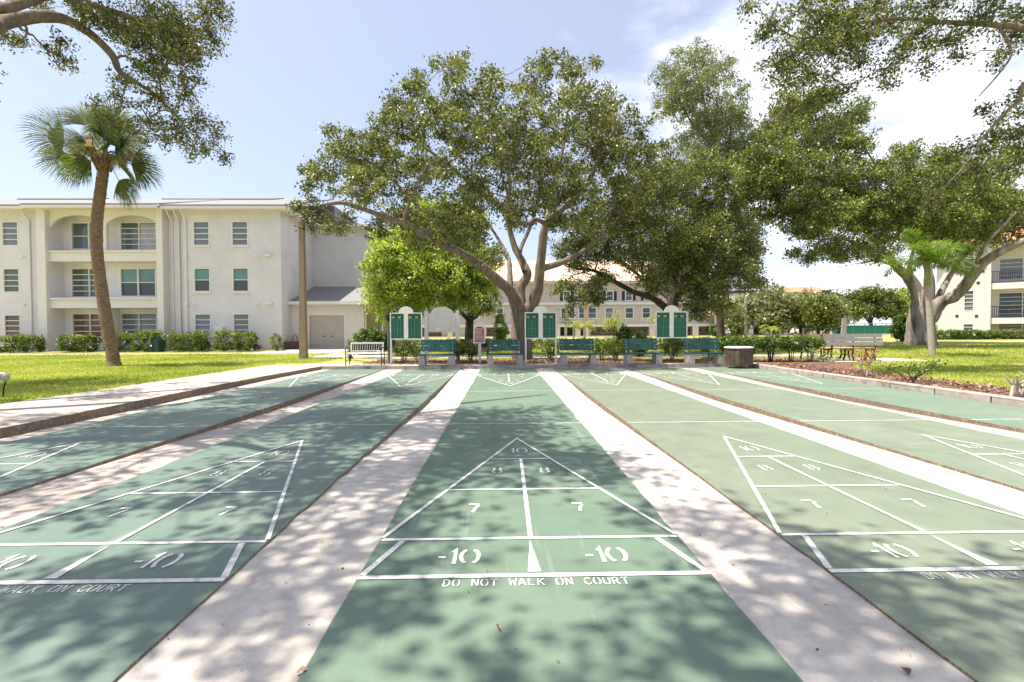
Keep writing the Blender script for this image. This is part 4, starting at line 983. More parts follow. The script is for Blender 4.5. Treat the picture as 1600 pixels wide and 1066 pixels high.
# green utility pedestal, brick planter
t = thing('utility_pedestal', 'dark green tapered utility pedestal between shrubs by the left building', 'utility box', (*at(245, 530, 27.6)[:2], .2))
mb = MB(); mb.add([(sx * w_, sy * w_, z) for z, w_ in ((-.05, .26), (.7, .20), (.85, .12)) for sx, sy in ((-1, -1), (1, -1), (1, 1), (-1, 1))], [(0, 1, 5, 4), (1, 2, 6, 5), (2, 3, 7, 6), (3, 0, 4, 7), (4, 5, 9, 8), (5, 6, 10, 9), (6, 7, 11, 10), (7, 4, 8, 11), (8, 9, 10, 11)]); mb.build('cabinet', mat('pedestal_green', (.03, .075, .06), .5), t)
t = thing('brick_planter', 'low dark brick box with a hose hook at the building corner', 'planter', (*at(455, 535, 29.4)[:2], .2))
for c in range(6):
    for k in range(4):
        mb = MB(); x = -.46 + k * .235 + (.11 if c % 2 else 0); mb.box(x, min(x + .225, .48), -.3, .3, c * .085, c * .085 + .077); mb.build('brick', M_BRICK, t)
mb = MB(); mb.tube([(.1, 0, .5), (.12, 0, .8), (.22, 0, .92), (.33, 0, .85), (.36, 0, .5)], .02, 6); mb.build('hose_hook', M_BLACK, t)
# tennis court fence with green screens
YN = 72.
t = thing('court_fence', 'tall fence with green wind screens beyond the park benches', 'fence', (at(1350, 520, YN)[0], YN, .5))
xa, xb = at(1301, 520, YN)[0], at(1435, 520, YN)[0]; zt = at(1350, 506, YN)[2]; n = 8
for k in range(n):
    a = xa + (xb - xa) * k / n; b = xa + (xb - xa) * (k + 1) / n
    mb = MB(); mb.box(a + .06, b - .06, YN, YN + .02, .45, zt - .25); buildw(mb, 'screen', M_SCREEN, t)
for k in range(n + 1):
    a = xa + (xb - xa) * k / n; mb = MB(); mb.tube([(a, YN + .02, .3), (a, YN + .02, zt)], .055, 6); buildw(mb, 'post', mat('fence_green', (.05, .2, .16), .5), t)
mb = MB(); mb.tube([(xa, YN + .02, zt), (xb, YN + .02, zt)], .05, 6); buildw(mb, 'top_rail', MATS['fence_green'], t)
# parked cars far behind
def car(label, px, Y, rz, paint):
    p = at(px, 530, Y); t = thing('parked_car', label, 'car', (p[0], Y, .52), 'white cars parked far behind'); t.rotation_euler = (0, 0, rz)
    pr_ = [(-2.2, .35), (-2.15, .75), (-1.9, .88), (-1.2, .95), (-.55, 1.38), (.75, 1.42), (1.5, 1.0), (2.1, .92), (2.2, .4), (1.9, .25), (-1.9, .25)]
    mb = MB(); mb.prism(pr_, -.85, .85, lambda u, v, d: (u, d * (1 - .12 * max(0, v - .9)), v)); mb.build('body', paint, t, smooth=False)
    for s_ in (-1, 1):
        mb = MB(); mb.prism([(-.95, .98), (-.5, 1.32), (.7, 1.36), (1.25, 1.0)], .0, .012, lambda u, v, d: (u, s_ * (.846 * (1 - .12 * max(0, v - .9)) + d), v)); mb.build('window', M_G['dark'], t)
        for wx_ in (-1.35, 1.35):
            mb = MB(); mb.tube([(wx_, s_ * .7, .32), (wx_, s_ * .88, .32)], .32, 14); o = mb.build('wheel', M_BLACK, t); m2 = MB(); m2.tube([(wx_, s_ * .88, .32), (wx_, s_ * .89, .32)], .19, 10); m2.build('rim', M_SLAT, o)
car_paint = mat('white_car_paint', (.72, .72, .72), .25, var=.02, coat=.6)
car('white car parked in the carport of the pale wing', 1128, 59.5, R_(80), car_paint)
car('white car parked behind the grey green trees', 1268, 58, R_(10), car_paint)

# ------------------------------------------------------------------ trees
# main live oak
Y = 19.7; base = (gp(818, 562, .12)[0], Y, .1)
B = lambda *l: [at(px, py, yy_) for px, py, yy_ in l]
limbs = [
 (B((817, 568, Y), (815, 545, Y), (814, 510, Y), (812, 478, Y)), .46, .36),
 (B((812, 490, Y), (798, 457, Y - .2), (780, 440, Y - .5), (754, 418, Y - 1.), (722, 396, Y - 1.8), (680, 378, Y - 2.6), (640, 352, Y - 3.2), (590, 335, Y - 3.6), (540, 318, Y - 3.9), (505, 320, Y - 4.)), .26, .05),
 (B((797, 455, Y), (796, 413, Y + .6), (790, 395, Y + 1.2), (770, 360, Y + 2.2), (740, 320, Y + 3.)), .13, .04),
 (B((814, 486, Y), (813, 452, Y + .2), (824, 430, Y + .2), (817, 410, Y + .4), (803, 383, Y + .6), (793, 335, Y + .6), (796, 280, Y + .4), (780, 230, Y), (760, 170, Y)), .24, .05),
 (B((820, 425, Y), (812, 395, Y + .8), (830, 350, Y + 1.8), (845, 290, Y + 2.6), (840, 220, Y + 2.8)), .12, .04),
 (B((820, 496, Y), (836, 466, Y - .2), (842, 437, Y - .4), (846, 400, Y - .5), (853, 352, Y - .7), (880, 325, Y - 1.2), (915, 290, Y - 1.8), (940, 240, Y - 2.), (960, 200, Y - 2.)), .29, .05),
 (B((854, 350, Y - .7), (835, 343, Y - 1.4), (819, 352, Y - 2.2), (800, 330, Y - 3), (790, 290, Y - 3.4)), .10, .04),
 (B((847, 420, Y - .4), (883, 408, Y + .2), (912, 391, Y + .8), (945, 364, Y + 1.4), (975, 330, Y + 1.8), (1005, 290, Y + 2)), .15, .04),
 (B((793, 335, Y + .6), (740, 290, Y - 1.2), (690, 250, Y - 2), (640, 215, Y - 2.3), (600, 205, Y - 2.4)), .10, .03),
 (B((853, 352, Y - .7), (865, 290, Y + .6), (880, 230, Y + 1), (890, 160, Y + .8), (915, 115, Y + .5)), .11, .03),
 (B((780, 230, Y), (740, 165, Y - .6), (715, 110, Y - .8)), .06, .02),
 (B((680, 378, Y - 2.6), (650, 320, Y - 1.6), (600, 270, Y - 1.2), (550, 235, Y - 1.4)), .08, .03),
]
lum = [(492, 325, 26), (505, 272, 36), (530, 228, 38), (565, 298, 42), (582, 215, 40), (600, 258, 48), (628, 330, 42), (640, 200, 46), (655, 142, 32), (668, 270, 52), (692, 182, 48), (702, 110, 26), (722, 97, 18), (705, 335, 46), (732, 150, 42), (738, 228, 52), (748, 300, 50), (770, 132, 32), (790, 190, 52), (800, 258, 54), (812, 325, 44), (832, 130, 36), (850, 98, 22),
       (852, 200, 52), (866, 280, 52), (872, 330, 42), (886, 108, 30), (910, 160, 46), (922, 230, 52), (918, 300, 48), (925, 103, 22), (960, 185, 46), (975, 250, 48), (960, 320, 44), (1000, 210, 40), (1015, 265, 36), (1028, 230, 26), (540, 345, 22), (650, 368, 30), (592, 350, 26), (470, 322, 16), (515, 362, 13), (482, 345, 14), (700, 375, 30), (745, 365, 30), (770, 405, 18), (905, 350, 28), (560, 255, 36), (1030, 300, 30), (990, 300, 34), (478, 302, 18), (620, 165, 26)]
px_tree('live_oak', 'big spreading live oak with forked grey trunk behind the benches', 'tree', base, B_OAK, L_OAK, limbs, lum, Y, 5.5, clusters=22, leaves=60, L=.112, asp=.6, sig=.13)
# yellow green tree left of it
Y = 28.5; base = (at(733, 540, Y)[0], Y, .2)
limbs = [(B((734, 548, Y), (733, 520, Y), (735, 480, Y), (733, 450, Y), (728, 410, Y)), .30, .14), (B((733, 500, Y), (720, 488, Y - .5), (712, 478, Y - .6), (706, 450, Y - 1), (690, 410, Y - 1.2)), .14, .05), (B((735, 500, Y), (748, 478, Y), (757, 462, Y + .3), (765, 430, Y + .5)), .13, .05),
         (B((733, 450, Y), (690, 400, Y + .5), (640, 385, Y + .6), (600, 400, Y + .4)), .11, .04), (B((733, 500, Y), (745, 495, Y - .8), (760, 468, Y - 1.3)), .09, .03)]
lum = [(600, 415, 34), (590, 445, 28), (615, 465, 28), (625, 400, 36), (640, 440, 38), (655, 470, 26), (668, 415, 38), (680, 460, 34), (700, 425, 38), (720, 460, 32), (735, 420, 38), (755, 450, 30), (768, 472, 20), (600, 380, 28), (640, 365, 36), (680, 375, 38), (720, 385, 36), (760, 405, 32), (690, 490, 18), (588, 480, 20), (610, 495, 16), (640, 488, 18), (655, 335, 30), (700, 340, 32), (740, 350, 30), (590, 410, 24), (750, 480, 16)]
px_tree('camphor_tree', 'yellow green leafy tree with several dark stems left of the oak', 'tree', base, B_DARK, L_LIME, limbs, lum, Y, 3.4, clusters=40, leaves=34, L=.145, asp=.66, sig=.16, tint=(.1, 1))
# dark laurel oak right of centre
Y = 26.; base = (at(1052, 530, Y)[0], Y, .15)
limbs = [(B((1053, 540, Y), (1052, 505, Y), (1050, 480, Y), (1056, 450, Y)), .42, .30), (B((1046, 486, Y), (1020, 466, Y - .8), (990, 456, Y - 1.4), (960, 440, Y - 2), (930, 424, Y - 2.4), (900, 420, Y - 2.6)), .22, .05),
         (B((1056, 455, Y), (1040, 400, Y), (1010, 350, Y + .5), (990, 310, Y + .8)), .2, .05), (B((1056, 452, Y), (1080, 400, Y + .5), (1105, 350, Y + 1), (1120, 300, Y + 1.2)), .2, .05), (B((1058, 462, Y), (1100, 440, Y - .6), (1140, 420, Y - 1), (1170, 400, Y - 1.2)), .15, .05), (B((1050, 470, Y), (1010, 440, Y + 1), (960, 400, Y + 1.4), (920, 380, Y + 1.6)), .12, .04)]
lum = [(950, 385, 38), (902, 400, 36), (885, 440, 26), (925, 455, 26), (1000, 340, 46), (1050, 300, 42), (1010, 400, 50), (1060, 360, 50), (1110, 322, 46), (1150, 350, 40), (1168, 390, 34), (1100, 400, 50), (1060, 430, 40), (1148, 432, 36), (1108, 460, 32), (1176, 425, 24), (1085, 480, 22), (1190, 445, 14), (1040, 270, 36), (1092, 262, 36), (1130, 282, 36), (985, 300, 36), (902, 475, 20), (885, 490, 12), (945, 435, 20), (1020, 440, 30), (965, 345, 36), (920, 350, 34), (880, 380, 26), (1130, 480, 20), (1090, 450, 34), (1060, 395, 44), (1150, 395, 34), (1110, 365, 44)]
px_tree('laurel_oak', 'dense dark green oak with a long low limb reaching left, behind the third scoreboard', 'tree', base, B_DARK, L_OAK2, limbs, lum, Y, 4.6, clusters=27, leaves=54, L=.135, asp=.52, sig=.15)
# tall wispy tree behind it
Y = 33.; base = (at(1125, 528, Y)[0], Y, .3)
limbs = [(B((1127, 534, Y), (1125, 470, Y), (1130, 380, Y), (1128, 300, Y), (1118, 230, Y), (1100, 160, Y), (1085, 100, Y)), .30, .05), (B((1128, 290, Y), (1140, 220, Y + .5), (1145, 160, Y + .8)), .12, .04), (B((1118, 235, Y), (1080, 190, Y - .8), (1050, 140, Y - 1)), .10, .03)]
lum = [(1050, 112, 30), (1085, 92, 26), (1120, 112, 30), (1060, 155, 38), (1100, 150, 42), (1140, 172, 34), (1092, 200, 40), (1132, 222, 38), (1152, 135, 18), (1165, 235, 32), (1112, 250, 34), (1030, 122, 16), (1022, 160, 12), (1075, 130, 36), (1120, 190, 38), (1160, 190, 20), (1180, 265, 28), (1075, 225, 26), (1040, 165, 22), (1105, 85, 16), (1140, 260, 30), (1172, 232, 28), (1176, 200, 20), (1190, 262, 24), (1068, 84, 14), (1042, 92, 14), (1138, 96, 14)]
px_tree('tall_wispy_tree', 'tall feathery topped tree rising behind the dark oak', 'tree', base, B_DARK, L_WISP, limbs, lum, Y, 3.6, clusters=15, leaves=40, L=.19, asp=.30, sig=.16, droop=.8, up=.2)
# strangler fig on the right
Y = 30.; base = (at(1436, 540, Y)[0], Y, .3)
limbs = [(B((1434, 546, Y), (1432, 525, Y), (1433, 500, Y), (1437, 470, Y), (1430, 450, Y), (1418, 432, Y), (1400, 416, Y - .5), (1385, 395, Y - 1), (1360, 370, Y - 1.5)), .70, .12),
         (B((1446, 546, Y + .2), (1447, 515, Y + .2), (1450, 480, Y + .2), (1452, 440, Y + .3), (1446, 400, Y + .6), (1430, 350, Y + 1)), .62, .10),
         (B((1452, 500, Y), (1468, 474, Y - .4), (1490, 464, Y - .9), (1505, 450, Y - 1.3), (1520, 430, Y - 1.8), (1540, 408, Y - 2.2), (1568, 391, Y - 2.8), (1602, 376, Y - 3.4), (1640, 360, Y - 4)), .42, .16),
         (B((1456, 495, Y), (1468, 462, Y + .8), (1484, 432, Y + 1.2), (1500, 410, Y + 1.6), (1530, 370, Y + 2)), .26, .08), (B((1418, 432, Y), (1425, 400, Y + .6), (1432, 370, Y + 1)), .16, .06),
         (B((1385, 395, Y - 1), (1340, 380, Y - 2), (1300, 372, Y - 2.8), (1265, 385, Y - 3.4)), .11, .03), (B((1360, 370, Y - 1.5), (1320, 320, Y - 1), (1280, 270, Y - .6), (1240, 220, Y)), .14, .04), (B((1400, 416, Y - .5), (1370, 408, Y - 1.4), (1345, 412, Y - 2)), .08, .03),
         (B((1430, 350, Y + 1), (1390, 290, Y + .5), (1350, 230, Y)), .12, .04), (B((1520, 430, Y - 1.8), (1530, 400, Y - 2.6), (1550, 370, Y - 3), (1590, 330, Y - 3.4)), .14, .05)]
lum = [(1200, 232, 30), (1192, 282, 38), (1232, 190, 38), (1242, 258, 44), (1262, 318, 38), (1282, 212, 40), (1300, 270, 48), (1312, 338, 42), (1332, 222, 36), (1352, 290, 44), (1372, 350, 40), (1400, 262, 36), (1412, 312, 44), (1440, 360, 36), (1452, 282, 40), (1470, 330, 44), (1492, 262, 36), (1520, 302, 44), (1540, 350, 34), (1562, 262, 36), (1580, 312, 44), (1602, 350, 38), (1292, 388, 30), (1332, 386, 26), (1252, 352, 28), (1382, 386, 26), (1215, 330, 28), (1262, 408, 12), (1246, 396, 10), (1500, 386, 26), (1552, 372, 18), (1272, 160, 32), (1222, 300, 34), (1330, 180, 26), (1425, 345, 34), (1480, 370, 30), (1350, 330, 40), (1300, 310, 44), (1440, 320, 40), (1500, 330, 40), (1560, 330, 34), (1272, 350, 26), (1210, 265, 34), (1310, 395, 16), (1176, 250, 26), (1166, 300, 26), (1182, 330, 20), (1205, 205, 26), (1420, 235, 20), (1475, 240, 22)]
px_tree('fig_tree', 'massive fig tree with fluted grey trunk and wide canopy before the white building', 'tree', base, B_FIG, L_FIG, limbs, lum, Y, 4.6, clusters=21, leaves=52, L=.155, asp=.58, sig=.175, dens=1.0)
fig = bpy.data.objects['fig_tree']
mb = MB(); r = random.Random(8)
for k in range(15):     # flutes and buttress roots
    a = k / 15 * 2 * math.pi; R0 = r.uniform(.55, .95); R1 = r.uniform(.36, .46); z1 = r.uniform(1.6, 3.8)
    mb.tube([(math.cos(a) * R0, math.sin(a) * R0, -.15), (math.cos(a) * R0 * .72, math.sin(a) * R0 * .72, .18), (math.cos(a + .1) * R1 * 1.15, math.sin(a + .1) * R1, .9), (math.cos(a + .2) * R1, math.sin(a + .2) * R1 * .9, z1)], [.10, .14, .13, .07], 7)
mb.build('buttress_roots', B_FIG, fig, smooth=True)
mb = MB()
for (px, py, n) in ((1375, 405, 22), (1462, 352, 12), (1400, 372, 14)):   # bare grey twigs in the crown
    c = at(px, py, Y - 2)
    for k in range(n):
        d = np.array([r.gauss(0, 1), r.gauss(0, .8), r.gauss(.2, .8)]); mb.tube([c - fig.location, c + d * .5 - fig.location, c + d * .95 + np.array([r.gauss(0, .15), 0, r.gauss(0, .15)]) - fig.location], [.03, .018, .006], 4)
mb.build('bare_twigs', B_TWIG, fig)

# oak standing left of the frame: its limb and leaves reach into the upper left, its canopy shades the left lanes
LT = np.array([-13.0, 4.2, .1])
root = thing('leaning_oak', 'oak limb with small leaves reaching in from the upper left corner', 'tree', LT)
T = Tree(B_OAK, L_OAK, LT)
T.limb([LT + (0, 0, -.2), LT + (.1, .1, 1.6), LT + (.3, .3, 3.4)], .55, .42)
j0 = LT + (.3, .3, 3.3)
T.limb([j0, j0 + (1.2, 1.6, 1.4), at(-60, 45, 8.0), at(0, 36, 8.6), at(60, 26, 9.0), at(100, 30, 9.3), at(140, 52, 9.5), at(175, 86, 9.7), at(187, 112, 9.8), at(214, 130, 9.9), at(242, 148, 10.0), at(285, 190, 10.3)], .17, .02, n=48)
T.limb([at(-60, 30, 8.2), at(20, 10, 8.9), at(90, -10, 9.4), at(200, -30, 10)], .12, .04)
T.limb([at(90, -10, 9.4), at(180, 20, 9.9), at(260, 40, 10.4), at(330, 50, 10.8)], .08, .03)
T.limb([j0, j0 + (2.5, .6, 2.6), j0 + (5.2, 1.0, 4.0), j0 + (7.2, .4, 4.6), j0 + (8.8, -.9, 5.2)], .24, .03, wob=.12)
T.limb([j0, j0 + (1.6, -1.5, 2.8), j0 + (4.5, -3.4, 4.4), j0 + (8, -4.4, 5.4), j0 + (11.4, -3.6, 5.6), j0 + (13.6, -3.0, 5.3)], .26, .03, wob=.1)
T.limb([j0, j0 + (.5, 2.5, 3.5), j0 + (2.2, 5, 6.4), j0 + (4.6, 7.4, 8)], .22, .05)
T.limb([j0 + (5.5, 1.2, 4.2), j0 + (7.5, 3, 5.4), j0 + (9.5, 4.6, 6.2)], .14, .04)
T.limb([j0, j0 + (-1.5, 1, 2.4), j0 + (-4, 2.2, 4)], .2, .06); T.limb([j0, j0 + (-1, -2, 2.6), j0 + (-2.6, -4.6, 4)], .2, .06)
for px, py, pr_ in ((12, 58, 20), (28, 66, 14), (78, 82, 16), (100, 98, 20), (95, 70, 18), (150, 25, 34), (200, 48, 40), (236, 25, 36), (282, 36, 44), (322, 18, 32), (348, 32, 16), (262, 88, 42), (302, 88, 32), (222, 100, 26), (330, 62, 24), (192, 158, 20), (202, 128, 24), (242, 150, 32), (288, 140, 28), (232, 190, 30), (272, 200, 26), (310, 188, 26), (340, 212, 20), (352, 246, 8), (302, 228, 22), (172, 190, 18), (150, 165, 12), (325, 235, 18), (180, 30, 30), (255, 55, 36), (215, 75, 26), (262, 225, 14), (290, 60, 34), (130, 12, 24), (60, 4, 24), (310, 130, 16), (250, 120, 26), (208, 205, 16), (230, 222, 14), (345, 5, 18)):
    y = 9.8 + random.uniform(-.9, 1.1); r_ = pr_ * y / F_PX
    T.lump(at(px, py, y), r_, max(6, int(150 * r_ ** 2)), 28, .06, .55, .07)
def unseen(c, r):
    x, y, d = to_px(c)
    if d < .3: return True
    m_ = r * F_PX / d
    return y + m_ < -8 or x + m_ < -8 or x - m_ > 1608
def canopy(T, boxes, dens, r0=.75):
    for x0, x1, y0, y1, z0, z1, n in boxes:
        k = 0; tries = 0
        while k < n and tries < 4000:
            tries += 1
            c = np.array([random.uniform(x0, x1), random.uniform(y0, y1), random.uniform(z0, z1)]); r = r0 * random.uniform(.75, 1.35)
            if not unseen(c, r + .3): continue
            T.lump(c, r, max(8, int(dens * r * r)), 34, .13, .6, .19); k += 1
canopy(T, [(-11, -5.5, 0, 6.5, 6.6, 9.4, 36), (-5.5, -2.5, 2.0, 6.5, 7.2, 9.6, 26), (-5.5, -1.0, -1, 2.0, 7.0, 9.4, 18), (-7, -3.7, 5.6, 7.4, 9.0, 10.6, 10), (-10, -6.8, 6, 10.4, 9.4, 11.8, 19), (-1.4, 1.6, -1.8, 1.9, 7.2, 9.2, 10), (-9.6, -7.4, 9, 11.5, 11.0, 12.6, 7), (-12, -9, 2, 10, 6.0, 9.5, 10), (-14, -11.9, 8.6, 12.0, 5.8, 7.8, 26)], 15)
T.done(root)
# oak right of the frame: leaves hang in from the upper right
RT = np.array([17.6, 9.0, .1])
root = thing('overhanging_oak', 'oak boughs hanging in from the top right corner of the picture', 'tree', RT)
T = Tree(B_OAK, L_OAK2, RT); j0 = RT + (-.3, .2, 4)
T.limb([RT + (0, 0, -.2), RT + (-.1, .1, 2), j0], .5, .4)
T.limb([j0, at(1640, 60, 12), at(1560, 40, 12.4), at(1480, 35, 12.6), at(1400, 30, 12.8), at(1320, 40, 13), at(1250, 60, 13.2), at(1200, 30, 13.3)], .10, .015)
T.limb([j0, at(1650, 130, 11.5), at(1590, 160, 11.8), at(1545, 205, 12), at(1505, 262, 12.2), at(1455, 312, 12.4)], .07, .012)
T.limb([j0, at(1700, -40, 12), at(1560, -60, 13), at(1400, -30, 13.6), at(1300, 5, 13.8)], .2, .05)
T.limb([at(1560, 40, 12.4), at(1580, 80, 12.2), at(1565, 110, 12), at(1530, 150, 12)], .04, .012)
for px, py, pr_ in ((1168, 14, 18), (1205, 38, 28), (1238, 85, 36), (1226, 128, 24), (1222, 165, 18), (1280, 30, 38), (1300, 80, 34), (1332, 20, 38), (1352, 60, 34), (1392, 38, 34), (1380, 108, 22), (1432, 50, 36), (1482, 60, 30), (1452, 98, 18), (1532, 28, 36), (1582, 58, 30), (1562, 98, 16), (1262, 120, 28), (1300, 120, 20), (1410, 85, 22), (1190, 60, 10), (1255, 10, 26), (1370, 5, 28), (1460, 10, 30), (1595, 20, 26), (1345, 100, 20), (1592, 152, 20), (1562, 190, 14), (1532, 218, 14), (1505, 232, 14), (1582, 218, 22), (1540, 170, 12), (1485, 250, 10), (1270, 60, 34), (1320, 50, 34), (1500, 90, 12), (1595, 180, 16), (1390, 130, 8), (1232, 165, 22), (1205, 190, 16), (1262, 170, 24), (1292, 155, 22), (1325, 140, 14), (1240, 200, 22), (1275, 205, 20), (1310, 190, 18), (1345, 180, 14), (1215, 100, 24), (1572, 206, 22), (1546, 236, 22), (1516, 262, 22), (1490, 286, 20), (1466, 308, 18), (1592, 246, 20), (1530, 285, 14), (1440, 300, 12)):
    y = 12.8 + random.uniform(-.8, 1.0); r_ = pr_ * y / F_PX
    T.lump(at(px, py, y), r_, max(6, int(95 * r_ ** 2)), 28, .09, .52, .11)
canopy(T, [(9.5, 17, 10, 14, 10.6, 13, 20), (12, 18, 4, 9, 7.5, 10, 12)], 30)
T.done(root)

# mid distance trees
def far_tree(label, leaf, px, py0, Y, lum, cl=14, L=.3, spread=2., bark=None, nm='small_tree', trunkpx=7, group=None, asp=.5):
    b = at(px, 529, Y); tz_ = TZ(b[0], Y); base = (b[0], Y, tz_)
    P0 = np.array([b[0], Y, tz_ - .2]); P1 = at(px, py0, Y)
    limbs = [([P0, (P0 + P1) / 2 + (.1, 0, 0), P1], trunkpx * Y / F_PX / 2, trunkpx * Y / F_PX / 4)]
    for l in lum[:4]: limbs.append(([(P0 + P1) / 2, (P1 + at(l[0], l[1], Y)) / 2, at(l[0], l[1], Y)], trunkpx * Y / F_PX / 5, .03))
    return px_tree(nm, label, 'tree', base, bark or B_DARK, leaf, limbs, lum, Y, spread, clusters=cl, leaves=26, L=L, asp=asp, sig=.3, group=group)
far_tree('small grey green tree left of the yellow palm, before the pale wing', L_OLIVE, 1152, 500, 46, [(1152, 485, 24), (1138, 498, 18), (1168, 492, 22), (1150, 506, 18), (1135, 482, 16), (1160, 472, 16)])
far_tree('broad grey green tree above the yellow palm', L_OLIVE, 1205, 505, 46, [(1190, 478, 26), (1216, 476, 26), (1200, 498, 24), (1180, 500, 20), (1228, 500, 22), (1202, 464, 20), (1175, 480, 18), (1230, 480, 20), (1212, 508, 16)])
far_tree('grey green tree under the distant orange roof', L_OLIVE, 1250, 505, 48, [(1246, 480, 24), (1264, 486, 24), (1238, 498, 20), (1252, 504, 20), (1270, 502, 18), (1255, 470, 16)])
far_tree('grey green tree with dark trunk at the left end of the green fence', L_OAK2, 1277, 508, 44, [(1286, 480, 24), (1275, 494, 24), (1296, 498, 20), (1302, 484, 18), (1265, 478, 18), (1290, 466, 16)])
far_tree('wide dark oak behind the green screened fence', L_OAK2, 1360, 490, 78, [(1340, 472, 18), (1362, 464, 18), (1385, 466, 18), (1325, 485, 14), (1350, 485, 18), (1378, 485, 18), (1400, 475, 16), (1400, 492, 12), (1320, 472, 12)], L=.42, spread=4)
far_tree('light yellow green tree left of the fig trunk', L_LIME, 1402, 495, 80, [(1402, 470, 18), (1412, 482, 16), (1395, 486, 14), (1415, 462, 12), (1425, 475, 14)], L=.4, spread=3)
far_tree('yellow green tree glimpsed between fig trunk and white building', L_LIME, 1470, 505, 50, [(1468, 505, 10), (1470, 520, 9), (1464, 515, 8)], L=.26)
far_tree('thin sparse yellow tree before the townhouse windows', L_YPALM, 958, 515, 40, [(955, 497, 8), (962, 503, 9), (950, 508, 7), (966, 494, 6), (945, 512, 5)], cl=8, L=.14, trunkpx=2.5, spread=.6)
far_tree('dense tree left of the distant orange roofs behind the bin', L_OLIVE, 1310, 500, 60, [(1310, 480, 12), (1318, 495, 10), (1305, 492, 12)], L=.3)
# clipped and round bushes in the distance
def pbush(label, px, py0, py1, hw, Y, leaf, cat='shrub', n=1500, L=.12, nm='round_bush', boxy=False, zb_=None):
    top = at(px, py0, Y)[2]; b = at(px, py1, Y); z = TZ(b[0], Y) if zb_ is None else zb_; h = (top - z) / 2
    return bush(nm, label, cat, (b[0], Y, z), hw * Y / F_PX, hw * Y / F_PX * .8, h * .93, leaf, n=n, L=L, z0=h * .1, boxy=boxy)
pbush('bright green rounded bush left of the fig trunk', 1410, 492, 535, 17, 35, L_HEDGE, n=3600, L=.16)
pbush('dark clipped ball bush before the carport', 1119, 507, 527, 11, 50, L_HEDGE, n=1200, L=.16)
pbush('yellow green bush left of the oak trunk by a garage', 783, 488, 530, 10, 30, L_LIME, n=1200, L=.13)
pbush('dark upright shrub behind the middle benches', 975, 508, 545, 12, 22, L_HEDGE, n=1500, L=.10)
pbush('bright fern like bush left of the third scoreboard', 1000, 520, 545, 13, 21, L_SHRUB, n=1200, L=.10)
pbush('leafy shrub with broad leaves between white bench and garage', 575, 514, 548, 24, 24, L_HEDGE, n=2400, L=.13)
pbush('dark shrub against the shaded olive garage wall', 603, 520, 548, 14, 27, L_HEDGE, n=1200, L=.12)
pbush('sparse flowering shrub left of the white bench', 547, 528, 560, 7, 19.5, L_SHRUB, n=300, L=.08)
# foundation shrubs of the left building
for px0, px1, py0, lab in ((-6, 13, 524, 'clipped shrub cut off by the left picture edge'), (15, 62, 524, 'clipped shrub below the leftmost ground floor window'), (98, 148, 523, 'low rounded clipped shrub under the red ground floor window'), (166, 203, 518, 'clipped shrub partly behind the palm trunk'),
                           (211, 256, 516, 'taller clipped shrub beside the green utility pedestal'), (262, 330, 518, 'wide clipped shrub under the first grey ground floor window'), (338, 361, 515, 'narrow pale shrub between two ground floor windows'), (362, 404, 519, 'clipped shrub under the right ground floor window'), (418, 448, 519, 'loose sparse shrub by the building corner and brick planter')):
    Yb = 27.8; px = (px0 + px1) / 2; sp = 'sparse' in lab
    b = at(px, 545, Yb); h = (at(px, py0, Yb)[2] - .22) / 2; hw = (px1 - px0) / 2 * Yb / F_PX * .70; h *= .86
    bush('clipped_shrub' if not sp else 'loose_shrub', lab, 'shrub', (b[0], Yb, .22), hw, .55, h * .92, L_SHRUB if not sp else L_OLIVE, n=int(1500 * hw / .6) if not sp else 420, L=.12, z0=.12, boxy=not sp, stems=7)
# shrubs of the hedge behind the benches: foliage high on bare stems
hx = [(632, 18.2, 'leafy shrub under the first scoreboard', .45), (652, 19.3, 'shrub with twiggy base beside the first bench', .5), (735, 18.4, 'green shrub beside the red sign post', .35), (716, 18.2, 'pale leaved shrub right of the first green bench', .3),
      (862, 18.5, 'small shrub under the second scoreboard', .32), (940, 18.6, 'thin stemmed shrub right of the third green bench', .45), (962, 18.2, 'dark leafy shrub left of the fourth green bench', .4), (1050, 18.4, 'small red leaved shrub under the third scoreboard', .4), (1110, 18.8, 'shrub behind the fifth green bench', .5)]
for px, Yh, lab, hw in hx:
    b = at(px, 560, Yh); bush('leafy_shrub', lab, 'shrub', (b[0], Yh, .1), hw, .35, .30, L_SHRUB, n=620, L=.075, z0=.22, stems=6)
hl = [(1140, 'hedge shrub directly behind the bin, left half'), (1172, 'hedge shrub directly behind the bin, right half'), (1204, 'hedge shrub just right of the bin with thin bare stems'), (1236, 'hedge shrub midway between bin and park benches'), (1266, 'hedge shrub touching the left end of the park benches')]
for px, lab in hl:
    Yh = 17.3; b = at(px, 560, Yh); bush('hedge_shrub', lab, 'hedge', (b[0], Yh, .1), .46, .42, .24, L_HEDGE, n=1300, L=.075, z0=.44, stems=8, bark=B_DARK)
lab_h = ['under the blank arched board', 'behind the red sign', 'left of the oak trunk', 'behind the second scoreboard', 'behind the third bench', 'behind the dark upright shrub', 'behind the fourth bench', 'behind the third scoreboard', 'behind the fifth bench', 'left of the carport']
for i in range(10):
    px = 690 + i * 49; Yh = 31.; b = at(px, 540, Yh); zg = TZ(b[0], Yh)
    bush('clipped_hedge', 'low clipped hedge section beyond the lawn, ' + lab_h[i], 'hedge', (b[0], Yh, zg), 1.02, 1.0, .19, L_HEDGE, n=1900, L=.10, z0=.04, boxy=True, stems=6, group=None)
